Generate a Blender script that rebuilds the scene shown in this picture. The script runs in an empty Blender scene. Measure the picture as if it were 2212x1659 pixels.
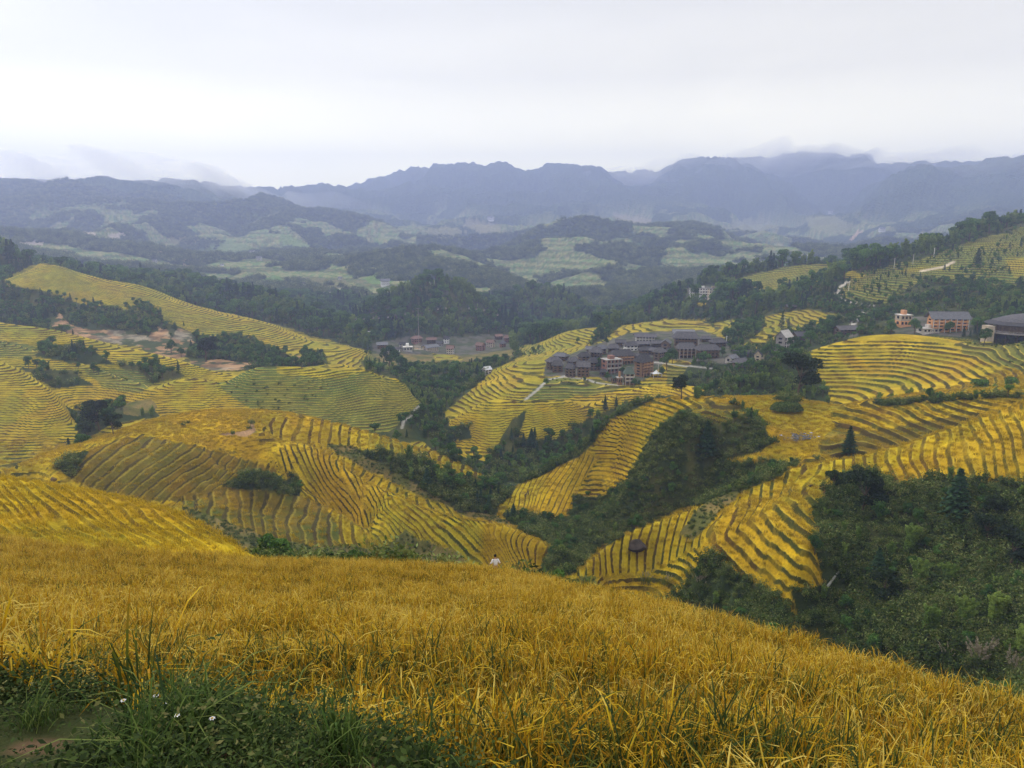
import bpy, bmesh, math, random
import numpy as np
from mathutils import Vector, Matrix, Euler

# ------------------------------------------------------------------ camera
SC = bpy.context.scene
PITCH = math.atan(350.0 / 1658.0)
CT, ST = math.cos(PITCH), math.sin(PITCH)
cam_d = bpy.data.cameras.new('camera')
cam_d.sensor_width = 36.0
cam_d.lens = 36.0 * 1658.0 / 2212.0
cam_d.clip_start = 0.05
cam_d.clip_end = 60000.0
cam = bpy.data.objects.new('camera', cam_d)
SC.collection.objects.link(cam)
cam.rotation_euler = (math.pi / 2 - PITCH, 0, 0)
cam.location = (0, 0, 0)
SC.camera = cam

# ------------------------------------------------------------------ sky, sun, exposure
SUN_EL, SUN_AZ = math.radians(38), math.radians(-55)      # azimuth from +Y towards +X
world = bpy.data.worlds.new("World"); SC.world = world
world.use_nodes = True
nt = world.node_tree; nt.nodes.clear()
def WN(t, **k):
    n = nt.nodes.new(t)
    for a, b in k.items(): setattr(n, a, b)
    return n
out = WN('ShaderNodeOutputWorld'); bg1 = WN('ShaderNodeBackground'); bg2 = WN('ShaderNodeBackground'); add = WN('ShaderNodeAddShader')
sky = WN('ShaderNodeTexSky', sky_type='NISHITA', sun_disc=False, sun_elevation=SUN_EL, sun_rotation=SUN_AZ)
sky.altitude = 900
bg1.inputs['Strength'].default_value = 0.05
nt.links.new(sky.outputs[0], bg1.inputs['Color'])
tc = WN('ShaderNodeTexCoord'); mp = WN('ShaderNodeMapping'); mp.inputs['Scale'].default_value = (1.0, 1.0, 3.4)
n1 = WN('ShaderNodeTexNoise'); n1.inputs['Scale'].default_value = 2.3; n1.inputs['Detail'].default_value = 5; n1.inputs['Roughness'].default_value = .5
n1.inputs['Distortion'].default_value = .35
sep = WN('ShaderNodeSeparateXYZ')
elr = WN('ShaderNodeValToRGB')
cr = WN('ShaderNodeValToRGB')
cr.color_ramp.elements[0].position = .3; cr.color_ramp.elements[0].color = (.87, .87, .87, 1)
cr.color_ramp.elements[1].position = .72; cr.color_ramp.elements[1].color = (1.03, 1.03, 1.025, 1)
mul = WN('ShaderNodeMix', data_type='RGBA', blend_type='MULTIPLY'); mul.inputs[0].default_value = 1
nt.links.new(tc.outputs['Generated'], mp.inputs[0]); nt.links.new(mp.outputs[0], n1.inputs['Vector'])
nt.links.new(n1.outputs['Fac'], cr.inputs[0])
nt.links.new(tc.outputs['Generated'], sep.inputs[0]); nt.links.new(sep.outputs['Z'], elr.inputs[0])
SKY_RAMP = [(0.0, (3.0, 2.72, 1.7)), (.06, (2.9, 2.62, 1.65)), (.1, (2.5, 2.22, 1.38)), (.17, (1.50, 1.33, .92)), (.25, (1.17, 1.06, .81)), (.42, (1.45, 1.40, 1.30)), (1.0, (1.95, 1.9, 1.82))]
er = elr.color_ramp; ER_K = 3.2
while len(er.elements) < len(SKY_RAMP): er.elements.new(.5)
for e_, (p_, v_) in zip(er.elements, SKY_RAMP): e_.position = p_; e_.color = (v_[0] / ER_K, v_[1] / ER_K, v_[2] / ER_K, 1)
nt.links.new(elr.outputs[0], mul.inputs[6]); nt.links.new(cr.outputs[0], mul.inputs[7])
nt.links.new(mul.outputs[2], bg2.inputs['Color']); bg2.inputs['Strength'].default_value = .765 * ER_K
nt.links.new(bg1.outputs[0], add.inputs[0]); nt.links.new(bg2.outputs[0], add.inputs[1]); nt.links.new(add.outputs[0], out.inputs['Surface'])

sd = bpy.data.lights.new('sun', 'SUN'); sd.energy = 1.5; sd.angle = math.radians(12); sd.color = (1, .95, .86)
sun = bpy.data.objects.new('sun', sd); SC.collection.objects.link(sun)
sdir = Vector((math.sin(SUN_AZ) * math.cos(SUN_EL), math.cos(SUN_AZ) * math.cos(SUN_EL), math.sin(SUN_EL)))
sun.rotation_euler = sdir.to_track_quat('Z', 'Y').to_euler()
sun.location = sdir * 100

SC.view_settings.view_transform = 'Standard'; SC.view_settings.look = 'None'
SC.view_settings.exposure = 0; SC.view_settings.gamma = 1; SC.view_settings.use_curve_mapping = False
SC.render.engine = 'CYCLES'
SC.cycles.use_denoising = True
SC.cycles.max_bounces = 5; SC.cycles.diffuse_bounces = 2; SC.cycles.glossy_bounces = 2
SC.cycles.transmission_bounces = 3; SC.cycles.transparent_max_bounces = 12; SC.cycles.volume_bounces = 3

# ------------------------------------------------------------------ haze and the low cloud on the crests
def volume_mat(name, col, dens, g):
    m = bpy.data.materials.new(name); m.use_nodes = True; t = m.node_tree; t.nodes.clear()
    o = t.nodes.new('ShaderNodeOutputMaterial'); v = t.nodes.new('ShaderNodeVolumePrincipled')
    v.inputs['Color'].default_value = (*col, 1); v.inputs['Density'].default_value = dens; v.inputs['Anisotropy'].default_value = g
    t.links.new(v.outputs[0], o.inputs['Volume']); return m
def haze_box():
    x, y0, y1, z0, z1 = 6600, -300, 6250, -760, 520
    me = bpy.data.meshes.new('haze')
    P = [(-x, y0, z0), (x, y0, z0), (x, y1, z0), (-x, y1, z0), (-x, y0, z1), (x, y0, z1), (x, y1, z1), (-x, y1, z1)]
    me.from_pydata(P, [], [(0, 3, 2, 1), (4, 5, 6, 7), (0, 1, 5, 4), (1, 2, 6, 5), (2, 3, 7, 6), (3, 0, 4, 7)])
    me.materials.append(volume_mat('haze_air', (.55, .64, 1.0), .00025, .4))
    o = bpy.data.objects.new('haze', me); SC.collection.objects.link(o); o['kind'] = 'stuff'
haze_box()

# ------------------------------------------------------------------ helpers: pixels of the 2212 x 1659 view <-> ground coordinates
def uv_e(px, py):
    x = (px - 1106.0) / 1658.0; y = (829.5 - py) / 1658.0
    d = CT + y * ST
    return x / d, (-ST + y * CT) / d
def project(X, Y, Z):
    u, e = X / Y, Z / Y
    d = CT - e * ST
    return 1106.0 + 1658.0 * u / d, 829.5 - 1658.0 * (ST + e * CT) / d

def hsh(ix, iy, seed):
    n = (ix.astype(np.int64) * 374761393 + iy.astype(np.int64) * 668265263 + seed * 1274126177) & 0x7fffffff
    n = ((n ^ (n >> 13)) * 1274126177) & 0x7fffffff
    return ((n ^ (n >> 16)) & 0xffff) / 65535.0
def vnoise(x, y, seed=0):
    ix = np.floor(x); iy = np.floor(y); fx = x - ix; fy = y - iy
    fx = fx * fx * fx * (fx * (fx * 6 - 15) + 10); fy = fy * fy * fy * (fy * (fy * 6 - 15) + 10)
    a = hsh(ix, iy, seed); b = hsh(ix + 1, iy, seed); c = hsh(ix, iy + 1, seed); d = hsh(ix + 1, iy + 1, seed)
    return (a + (b - a) * fx) * (1 - fy) + (c + (d - c) * fx) * fy - .5
def fbm(x, y, octs=4, seed=0, gain=.5):
    r = 0; a = 1.0
    for o in range(octs):
        r = r + a * vnoise(x * 2 ** o + 17.3 * o, y * 2 ** o - 9.1 * o, seed + o); a *= gain
    return r
def smooth(a, b, x):
    t = np.clip((x - a) / (b - a), 0, 1); return t * t * (3 - 2 * t)

# ------------------------------------------------------------------ terrain control lines: (px, py, Y) ; Y<0 means "height Z"
CTRL = []
def line(pts, off=0.0, crest=False, n=None, drop=14, back=.05):
    P = []
    for px, py, q in pts:
        u, e = uv_e(px, py)
        Y = q if q > 0 else q / e
        P.append((px, py, Y))
    P = np.array(P)
    seg = np.hypot(np.diff(P[:, 0]), np.diff(P[:, 1])); t = np.concatenate([[0], np.cumsum(seg)])
    k = max(2, int(t[-1] / 38) + 1) if n is None else n
    for q in np.linspace(0, t[-1], k) if len(P) > 1 else [0]:
        px = np.interp(q, t, P[:, 0]); py = np.interp(q, t, P[:, 1]); Y = np.exp(np.interp(q, t, np.log(P[:, 2])))
        u, e = uv_e(px, py)
        CTRL.append((u, math.log(Y), e - off / Y))
        if crest:
            for m in (1, 2.2):
                u2, e2 = uv_e(px, py + drop * m)
                CTRL.append((u2, math.log(Y) + back * m, e2))
def pt(px, py, q, off=0.0): line([(px, py, q)], off)

R_ = .8
# under the camera, the weedy bank on the left and the drop to the paddy
for u in (-1.0, -.6, -.2, .2, .6, 1.0):
    CTRL.append((u, math.log(.5), -1.7 / .5)); CTRL.append((u, math.log(1.0), -1.72)); CTRL.append((u, math.log(1.6), -1.78 / 1.6))
line([(-500, 1659, 2.6), (0, 1659, 2.55), (500, 1659, 2.55), (900, 1659, 2.5)])
line([(-500, 1560, 3.0), (0, 1560, 3.0), (450, 1575, 2.95), (800, 1610, 2.8)])
line([(-500, 1500, 3.4), (0, 1495, 3.4), (350, 1520, 3.3)])
for u, Z in ((.05, -2.3), (.3, -2.45), (.6, -2.5), (1.0, -2.5)): CTRL.append((u, math.log(2.2), Z / 2.2))
line([(-500, 1440, 4.5), (0, 1440, 4.5), (400, 1450, 4.5)], R_)
line([(600, 1580, 3.9), (900, 1640, 3.6), (1100, 1659, 3.5), (2212, 1659, 3.6), (2800, 1659, 3.6)], R_)
line([(500, 1500, 4.8), (1100, 1500, 4.9), (1700, 1500, 5.2), (2212, 1595, 4.8), (2700, 1670, 4)], R_)
line([(-500, 1380, 7), (0, 1390, 7), (600, 1395, 7), (1100, 1400, 7), (1600, 1420, 7.5), (1900, 1470, 7), (2212, 1540, 6.3)], R_)
line([(-500, 1290, 12), (0, 1300, 12), (600, 1310, 11.5), (1100, 1325, 11.5), (1500, 1355, 12), (1750, 1395, 11), (2000, 1450, 9)], R_)
line([(-500, 1215, 22), (0, 1232, 22), (600, 1255, 21), (1100, 1275, 21), (1400, 1300, 20)], R_)
line([(-500, 1165, 32), (0, 1187, 34), (400, 1205, 34), (800, 1228, 32), (1100, 1240, 31)], R_)
line([(560, 1195, 46), (850, 1200, 46), (1100, 1215, 42), (1300, 1252, 34), (1500, 1292, 25), (1700, 1347, 18.5), (1900, 1402, 14),
      (2100, 1462, 11), (2212, 1490, 9.5), (2400, 1540, 8), (2700, 1620, 6)], R_, crest=True, drop=30, back=.07)
# hill B on the left
line([(-500, 1085, 52), (0, 1130, 50), (250, 1160, 48), (450, 1180, 47)], R_)
line([(-500, 1000, 70), (0, 1070, 62), (250, 1105, 59), (430, 1145, 54)], R_)
line([(-500, 910, 98), (-200, 970, 88), (0, 1012, 80), (130, 1035, 76), (280, 1060, 71), (400, 1092, 65), (500, 1145, 57), (560, 1193, 50)], R_, crest=True, drop=18)
# hidden gully behind F and B
line([(-400, 1150, 120), (0, 1180, 125), (300, 1190, 115), (500, 1240, 100), (800, 1290, 90)])
line([(1000, 1320, 90), (1200, 1330, 95), (1450, 1370, 88), (1700, 1440, 75), (2000, 1540, 55), (2300, 1620, 40)])
line([(1700, 1420, 45), (2000, 1560, 28), (2300, 1600, 22)])
line([(1300, 1330, 55), (900, 1290, 62), (1600, 1400, 45)])
# plateau C, bowl, hill D
line([(-300, 985, -64), (20, 1008, -66), (100, 975, -66), (200, 948, -66), (300, 912, -66), (420, 890, -66), (540, 882, -66), (640, 891, -67), (720, 910, -69)], crest=True)
line([(720, 910, -69), (800, 933, -72), (900, 962, -78), (980, 990, -84), (1060, 1038, -92)], crest=True)
line([(110, 1012, -67), (200, 968, -66), (290, 937, -66), (400, 963, -66), (500, 985, -67), (590, 1003, -68)])
line([(400, 925, -66), (540, 920, -66), (650, 935, -67)])
line([(40, 1055, -73), (120, 1062, -74), (280, 1092, -78), (400, 1120, -79), (560, 1085, -78), (660, 1060, -77)])
line([(200, 1010, -70), (400, 1030, -72), (520, 1035, -73)])
line([(395, 1078, -72), (500, 1058, -74), (640, 1072, -79), (750, 1108, -82), (800, 1165, -84)], crest=True, drop=8, back=.03)
line([(400, 1078, -72), (415, 1120, -72), (440, 1175, -72)]); line([(540, 1064, -75.5), (545, 1120, -76), (560, 1200, -76)])
line([(660, 1080, -79), (660, 1130, -80), (690, 1215, -80)]); line([(770, 1125, -83), (775, 1160, -84), (800, 1205, -84)])
# spur E (s-curved terraces) and the tongue behind it
line([(610, 955, -68), (660, 960, -70), (720, 975, -72), (800, 1030, -73), (900, 1080, -73.5), (1000, 1118, -74), (1100, 1133, -75), (1195, 1172, -76)], crest=True, drop=8, back=.025)
line([(640, 990, -72), (700, 1010, -75), (760, 1062, -76.5), (850, 1112, -77), (950, 1150, -77.5), (1050, 1170, -78), (1130, 1182, -79), (1190, 1205, -80)])
line([(620, 1020, -75), (690, 1050, -79), (740, 1092, -80.5), (800, 1140, -81), (900, 1182, -81.5), (980, 1208, -82), (1060, 1222, -83), (1150, 1240, -84)])
line([(820, 1180, -85), (900, 1215, -86), (1000, 1245, -87), (1100, 1260, -88), (1180, 1262, -88)])
line([(700, 950, -70), (800, 975, -75), (900, 1025, -81), (985, 1075, -87)])
line([(780, 990, -78), (860, 1040, -83), (950, 1090, -88), (1010, 1120, -92)])
# gully in the middle
line([(1225, 1235, -88), (1215, 1190, -88), (1150, 1150, -90), (1080, 1118, -94), (1070, 1075, -98), (1060, 1040, -101), (1000, 985, -103), (960, 960, -104)])
# spur H on the right
line([(1235, 1240, -72), (1300, 1178, -70), (1380, 1138, -68), (1450, 1107, -66), (1530, 1072, -64), (1600, 1042, -61), (1700, 1007, -56), (1850, 980, -51), (2000, 938, -45), (2100, 905, -41), (2212, 868, -37), (2500, 780, -26), (2800, 690, -15)], crest=True)
line([(1620, 1045, -63), (1560, 1100, -63), (1530, 1160, -63.5), (1600, 1222, -63.5), (1720, 1300, -64)])
line([(1700, 1040, -59), (1640, 1090, -59.5), (1620, 1135, -60), (1660, 1190, -60.5), (1760, 1262, -61)])
line([(1800, 1030, -55), (1740, 1080, -55.5), (1700, 1130, -56), (1740, 1185, -57)])
line([(1300, 1250, -77), (1400, 1215, -75), (1480, 1205, -73), (1560, 1260, -72), (1650, 1320, -72)])
line([(1850, 1015, -52.5), (1900, 1040, -52), (2050, 1020, -47), (2212, 990, -42), (2500, 920, -32)])
line([(1780, 1130, -59), (1900, 1120, -56), (2050, 1110, -52), (2212, 1090, -48), (2500, 1050, -40)])
line([(1800, 1300, -67), (1950, 1270, -62), (2100, 1230, -57), (2212, 1200, -53), (2500, 1200, -45)])
line([(1750, 1360, -70), (1900, 1400, -66), (2100, 1400, -60), (2212, 1400, -56), (2500, 1380, -48)])
line([(1300, 1310, -80), (1500, 1320, -78), (1700, 1400, -74), (1900, 1470, -70), (2150, 1520, -62)])
# spur G with the wooded knoll, the pond plateau
line([(1092, 1082, -93), (1110, 1045, -90), (1160, 1030, -87), (1200, 1008, -84), (1250, 975, -78), (1290, 930, -72), (1340, 895, -66), (1400, 862, -61), (1460, 852, -59), (1550, 860, -58.5), (1640, 858, -58), (1700, 852, -57), (1780, 872, -57)], crest=True, drop=12)
line([(1130, 1110, -94), (1200, 1115, -95), (1240, 1070, -90), (1290, 1010, -83), (1340, 950, -75), (1390, 905, -67)])
line([(1435, 902, -58), (1475, 878, -54), (1535, 868, -52.5), (1600, 878, -53.5), (1650, 912, -57.5)], crest=True, drop=10, back=.02)
line([(1450, 935, -63), (1540, 925, -61), (1630, 940, -61.5)])
line([(1460, 950, -66), (1560, 960, -65), (1640, 960, -62)])
line([(1300, 1100, -93), (1400, 1050, -84), (1520, 1020, -74), (1640, 1000, -66)])
line([(1240, 1170, -92), (1350, 1180, -92), (1470, 1120, -84), (1600, 1070, -74), (1700, 1020, -67)])
line([(1560, 990, -64), (1650, 985, -61.5), (1740, 990, -60.5), (1780, 960, -60), (1800, 910, -59.5), (1740, 895, -59), (1640, 880, -59)])
line([(1670, 930, -61.5), (1720, 945, -61.5), (1770, 925, -61.5)])
line([(1700, 862, -57), (1690, 875, -57)])
# hill I
line([(1800, 878, -58), (1900, 858, -56), (2000, 842, -52), (2100, 836, -48), (2212, 830, -44), (2500, 795, -34), (2800, 760, -26)], crest=True)
line([(1770, 985, -63), (1850, 990, -64), (2000, 950, -58), (2150, 905, -51), (2300, 870, -45)])
line([(1850, 925, -60), (1950, 905, -56), (2100, 880, -50)])
# hill J
line([(1640, 800, 345), (1740, 762, 358), (1850, 727, 372), (1950, 721, 378), (2090, 737, 368), (2160, 745, 340), (2212, 742, 325), (2500, 700, 300)], crest=True)
line([(1740, 820, 335), (1850, 790, 345), (1950, 790, 345), (2090, 800, 318), (2212, 800, 290)])
line([(1560, 850, 330), (1640, 872, 322), (1800, 890, 305), (2000, 870, 275), (2212, 860, 245), (2500, 830, 225)])
# G2 in front of the village
line([(925, 935, -101), (960, 908, -96), (1000, 882, -91), (1050, 860, -88), (1120, 864, -88), (1200, 860, -87), (1300, 850, -85.5), (1400, 828, -84), (1460, 826, -83), (1560, 835, -82)], crest=True, drop=10, back=.02)
line([(930, 950, -106), (980, 975, -109), (1040, 975, -108), (1130, 950, -104), (1200, 940, -103), (1270, 890, -96), (1350, 870, -92), (1450, 860, -88)])
line([(1075, 1040, -113), (1130, 1000, -112), (1200, 980, -110), (1300, 930, -103), (1400, 890, -94)])
line([(1060, 925, -99), (1150, 905, -96)])
# N, centre-left terraces
line([(330, 835, 352), (380, 812, 362), (450, 815, 362), (480, 828, 358), (530, 795, 368), (600, 790, 368), (700, 796, 372), (780, 790, 385), (850, 815, 375), (925, 852, 360)], crest=True, drop=8, back=.03)
line([(330, 900, 334), (430, 895, 336), (560, 892, 338), (700, 925, 328), (800, 945, 322), (850, 900, 345), (925, 865, 358)])
line([(600, 840, 352), (720, 850, 350), (800, 845, 362)])
# L1, Rb, M1
line([(-500, 700, 380), (-200, 745, 365), (0, 775, 352), (60, 800, 345), (130, 850, 328), (160, 900, 312), (165, 950, 300)], crest=True, drop=8, back=.025)
line([(-500, 900, 300), (0, 1000, 285), (80, 1000, 285), (160, 985, 285)])
line([(-400, 850, 320), (0, 890, 315), (100, 910, 308)])
line([(190, 940, 300), (230, 890, 318), (280, 870, 328), (300, 900, 320)])
line([(-400, 690, 425), (0, 733, 405), (100, 757, 396), (200, 790, 384), (320, 828, 365)], crest=True, drop=6, back=.015)
line([(60, 790, 382), (150, 800, 378), (250, 845, 358)])
line([(-500, 590, 480), (0, 692, 448), (120, 712, 438), (250, 740, 428), (380, 775, 412), (470, 798, 400)], crest=True, drop=10, back=.03)
line([(0, 727, 422), (100, 748, 414), (250, 790, 398), (400, 806, 388), (480, 822, 375)])
# valley with the rock face, and the long slope L
line([(100, 720, 520), (250, 745, 510), (350, 765, 500), (450, 785, 480), (560, 790, 470), (640, 790, 460), (760, 785, 440)])
line([(50, 690, 560), (200, 700, 552), (300, 715, 545), (400, 735, 535), (500, 755, 530), (620, 775, 510)])
line([(0, 650, 590), (100, 655, 588), (250, 670, 580), (400, 705, 565), (520, 735, 555), (620, 762, 540), (700, 775, 520)])
line([(15, 605, 610), (60, 582, 625), (110, 562, 640), (170, 588, 640), (240, 605, 645), (310, 615, 660), (380, 645, 655), (450, 668, 645), (560, 690, 625), (650, 722, 605), (720, 742, 585), (790, 757, 560)], crest=True, drop=8)
line([(-500, 460, 800), (-200, 515, 740), (0, 542, 700), (80, 555, 690)], crest=True)
# forest slope behind L, valley forests
line([(250, 600, 1000), (400, 615, 950), (500, 635, 900), (600, 658, 860), (700, 690, 800), (800, 720, 740), (870, 745, 680)], crest=True, drop=6)
line([(450, 690, 760), (600, 720, 720), (700, 745, 680), (800, 770, 620)])
line([(830, 790, 560), (900, 800, 520), (980, 810, 500), (1040, 830, 460)])
line([(830, 840, 450), (900, 870, 420), (880, 910, 395), (860, 935, 380)])
line([(960, 900, 400), (940, 870, 430), (1000, 850, 440)])
line([(850, 770, 640), (950, 775, 660), (1050, 770, 660), (1100, 775, 600)])
# second village and its hills
line([(800, 745, 740), (900, 752, 740), (1000, 752, 750), (1090, 745, 760)])
line([(850, 715, 790), (950, 715, 800), (1060, 705, 830)])
line([(780, 680, 840), (850, 640, 880), (930, 612, 900), (990, 618, 900), (1050, 655, 890), (1080, 690, 860)], crest=True)
line([(1060, 660, 1050), (1120, 640, 1080), (1200, 632, 1100), (1260, 655, 1060), (1300, 690, 980)], crest=True)
line([(1120, 715, 880), (1200, 722, 860), (1280, 715, 880)])
line([(1150, 745, 700), (1190, 745, 680)])
# ground left of and around the village
line([(1060, 830, 440), (1100, 790, 470), (1150, 778, 490), (1230, 765, 530)])
line([(1100, 850, 410), (1200, 840, 415), (1300, 845, 410), (1400, 832, 422)])
line([(1180, 812, 445), (1260, 815, 440), (1350, 828, 432), (1450, 800, 445), (1520, 790, 450), (1620, 795, 430), (1660, 790, 430)])
line([(1260, 765, 500), (1350, 765, 495), (1450, 755, 500), (1560, 755, 495)])
line([(1330, 735, 545), (1420, 725, 550), (1540, 725, 545)])
line([(1215, 748, 590), (1300, 745, 570), (1400, 725, 570), (1500, 720, 575)])
line([(1225, 712, 640), (1290, 702, 650), (1340, 704, 655), (1440, 690, 650), (1520, 695, 640)], crest=True, drop=8)
# K, right slope
line([(1480, 625, 850), (1560, 600, 850), (1650, 580, 830), (1750, 569, 800), (1810, 572, 780)], crest=True, drop=8)
line([(1430, 690, 760), (1500, 680, 730), (1600, 665, 700), (1700, 640, 690)])
line([(1800, 597, 640), (1850, 578, 650), (1930, 560, 665), (2000, 540, 680), (2100, 510, 700), (2212, 480, 705), (2500, 395, 690), (2800, 310, 680)], crest=True)
line([(1540, 712, 600), (1640, 700, 580), (1700, 690, 570), (1820, 640, 590), (1850, 650, 560), (2000, 620, 560), (2212, 590, 560), (2600, 520, 540)])
line([(1600, 745, 500), (1640, 750, 490), (1700, 720, 520), (1800, 705, 510), (1900, 695, 480), (2045, 700, 460), (2212, 680, 440), (2600, 620, 420)])
line([(1660, 780, 440), (1740, 765, 420), (1850, 745, 428), (1950, 735, 430), (2040, 728, 430), (2110, 735, 420)])
line([(2140, 728, 350), (2212, 735, 335), (2400, 720, 320)])
# farther hills
line([(300, 585, 1350), (500, 620, 1300), (700, 650, 1150), (850, 660, 1050)])
line([(250, 560, 1600), (500, 580, 1600), (700, 600, 1450), (850, 610, 1350)])
line([(0, 520, 1500), (300, 535, 1800), (550, 560, 1850)])
line([(700, 562, 1900), (830, 547, 1800), (950, 543, 1700), (1040, 560, 1600), (1110, 597, 1450), (1160, 625, 1350)], crest=True, drop=6)
line([(1130, 640, 1300), (1300, 670, 1150), (1420, 650, 1200), (1500, 610, 1350), (1650, 585, 1500), (1800, 580, 1600)])
line([(1050, 562, 2000), (1130, 522, 2200), (1200, 490, 2300), (1260, 481, 2300), (1330, 500, 2300), (1400, 512, 2350), (1500, 500, 2500), (1600, 503, 2600), (1700, 520, 2500), (1850, 545, 2300), (2000, 540, 2300), (2300, 500, 2200)], crest=True, drop=8)
line([(1320, 600, 1500), (1400, 560, 1800), (1440, 530, 2000)])
line([(1500, 560, 1750), (1650, 545, 1900)])
line([(300, 480, 2500), (0, 470, 2400), (600, 520, 2300)])
line([(-800, 380, 3000), (-300, 392, 3000), (0, 398, 3000), (150, 405, 3000), (300, 390, 3200), (400, 394, 3200), (480, 404, 3200), (560, 433, 3100), (650, 463, 3000), (780, 485, 2900), (870, 512, 2600)], crest=True, drop=8)
line([(900, 520, 3000), (1000, 500, 3300), (1150, 490, 3500), (1350, 480, 3700), (1600, 480, 3700), (1850, 500, 3400)])
line([(700, 470, 4200), (1000, 440, 4400), (1300, 430, 4500), (1600, 420, 4500), (1800, 430, 4400)])
line([(400, 420, 5200), (640, 422, 5300), (700, 417, 5300), (770, 397, 5300), (830, 376, 5300), (900, 365, 5400), (960, 372, 5400), (1020, 361, 5400), (1100, 359, 5400),
      (1170, 366, 5400), (1260, 372, 5400), (1350, 372, 5400), (1450, 362, 5400), (1550, 348, 5400), (1700, 340, 5300), (1850, 340, 5200), (1940, 362, 5100), (2100, 360, 5000)], crest=True)
line([(1780, 470, 3700), (1880, 418, 3750), (1920, 393, 3750), (1960, 362, 3750), (2010, 353, 3750), (2080, 361, 3750), (2150, 354, 3750), (2212, 348, 3750), (2600, 330, 3600)], crest=True)
line([(1900, 510, 2900), (2050, 500, 2800), (2212, 490, 2700), (2600, 450, 2600)])
for u in np.linspace(-1.1, 1.1, 9):
    CTRL.append((u, math.log(7000), .0)); CTRL.append((u, math.log(14000), -.02))

C = np.array(CTRL)
# merge near-duplicates
keep = []
for i in range(len(C)):
    d = (C[keep, 0] - C[i, 0]) ** 2 + (C[keep, 1] - C[i, 1]) ** 2 if keep else np.array([1])
    if d.min() > .006 ** 2: keep.append(i)
C = C[keep]
def kern(d2): return np.sqrt(d2 + 1e-5)
def rbf_fit(C):
    A = kern((C[:, None, 0] - C[None, :, 0]) ** 2 + (C[:, None, 1] - C[None, :, 1]) ** 2)
    n = len(C); P = np.column_stack([np.ones(n), C[:, 0], C[:, 1]])
    M = np.zeros((n + 3, n + 3)); M[:n, :n] = A; M[:n, n:] = P; M[n:, :n] = P.T
    return np.linalg.solve(M, np.concatenate([C[:, 2], [0, 0, 0]]))
W_ = rbf_fit(C)
print('control points', len(C))
# coarse grid
UC = np.arange(-1.02, 1.0201, .0048)
SCO = np.concatenate([np.arange(math.log(.5), math.log(25), .04), np.arange(math.log(25), math.log(1300), .0075), np.arange(math.log(1300), math.log(14000), .03)])
EC = np.zeros((len(SCO), len(UC)), np.float64)
for i0 in range(0, len(SCO), 8):
    s = SCO[i0:i0 + 8]; U, S = np.meshgrid(UC, s)
    q = np.stack([U.ravel(), S.ravel()], 1)
    d = kern((q[:, None, 0] - C[None, :, 0]) ** 2 + (q[:, None, 1] - C[None, :, 1]) ** 2)
    EC[i0:i0 + 8] = (d @ W_[:-3] + W_[-3] + q @ W_[-2:]).reshape(U.shape)
# light smoothing of the mid range (rounds creases)
def blur(a, ax, k=1):
    for _ in range(k):
        b = a.copy(); sl = [slice(None)] * 2; s0 = list(sl); s1 = list(sl); s2 = list(sl)
        s0[ax] = slice(0, -2); s1[ax] = slice(1, -1); s2[ax] = slice(2, None)
        b[tuple(s1)] = a[tuple(s0)] * .25 + a[tuple(s1)] * .5 + a[tuple(s2)] * .25; a = b
    return a
EC = blur(blur(EC, 0, 3), 1, 5)

# ------------------------------------------------------------------ land cover (classes on the ground)
GOLD, GREEN, WOOD, DRY, EARTH, ROAD, YARD, FAR, WEED, WATER, PADDY = range(11)
POLY = []     # (class, Ymin, Ymax, polygon)
def cov(c, y0, y1, *p): POLY.append((c, y0, y1, np.array(p, float).reshape(-1, 2)))
cov(FAR, 1150, 1e9, -3000, -3000, 6000, -3000, 6000, 6000, -3000, 6000)
# mid-distance default wood, then the fields
cov(WOOD, 640, 1150, -3000, -3000, 6000, -3000, 6000, 6000, -3000, 6000)
cov(WOOD, 50, 128, 560, 1222, 1100, 1245, 1250, 1275, 1700, 1400, 2300, 1560, 6000, 1500, 6000, 5000, 560, 5000)
cov(GOLD, 480, 760, 10, 603, 60, 578, 110, 556, 180, 578, 250, 598, 330, 608, 400, 645, 460, 668, 570, 690, 660, 722, 730, 740, 800, 758, 800, 775, 660, 768, 640, 775, 560, 762, 480, 725, 400, 690, 350, 665, 290, 672, 200, 655, 120, 628, 60, 625, 20, 615)
cov(WOOD, 560, 900, -600, 400, 0, 530, 60, 545, 110, 556, 60, 572, 15, 600, -600, 620)
cov(WOOD, 480, 640, -600, 600, 0, 600, 20, 618, 100, 632, 180, 655, 250, 668, 300, 672, 330, 690, 390, 705, 440, 730, 430, 780, 300, 745, 100, 715, -600, 620)
cov(WOOD, 480, 700, 285, 652, 320, 660, 355, 680, 350, 692, 300, 672)
cov(WOOD, 440, 620, 410, 735, 520, 722, 560, 738, 600, 760, 640, 772, 700, 765, 700, 800, 560, 800, 420, 790)
cov(EARTH, 470, 600, 98, 690, 130, 678, 150, 700, 190, 712, 270, 715, 320, 728, 335, 705, 365, 712, 370, 735, 385, 710, 412, 715, 418, 745, 400, 770, 330, 780, 300, 748, 200, 735, 120, 712)
cov(EARTH, 450, 600, 410, 775, 480, 778, 540, 782, 545, 795, 480, 800, 410, 795)
cov(EARTH, 450, 600, 605, 772, 650, 770, 660, 785, 620, 790)
cov(DRY, 540, 680, 200, 735, 205, 745, 300, 760, 300, 748)
cov(WOOD, 370, 420, 60, 748, 120, 745, 200, 752, 250, 790, 150, 785, 80, 770)
cov(WOOD, 360, 430, 250, 788, 330, 780, 380, 800, 400, 812, 330, 830, 290, 812)
cov(WOOD, 290, 400, 40, 790, 90, 800, 160, 800, 200, 830, 120, 840)
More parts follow.
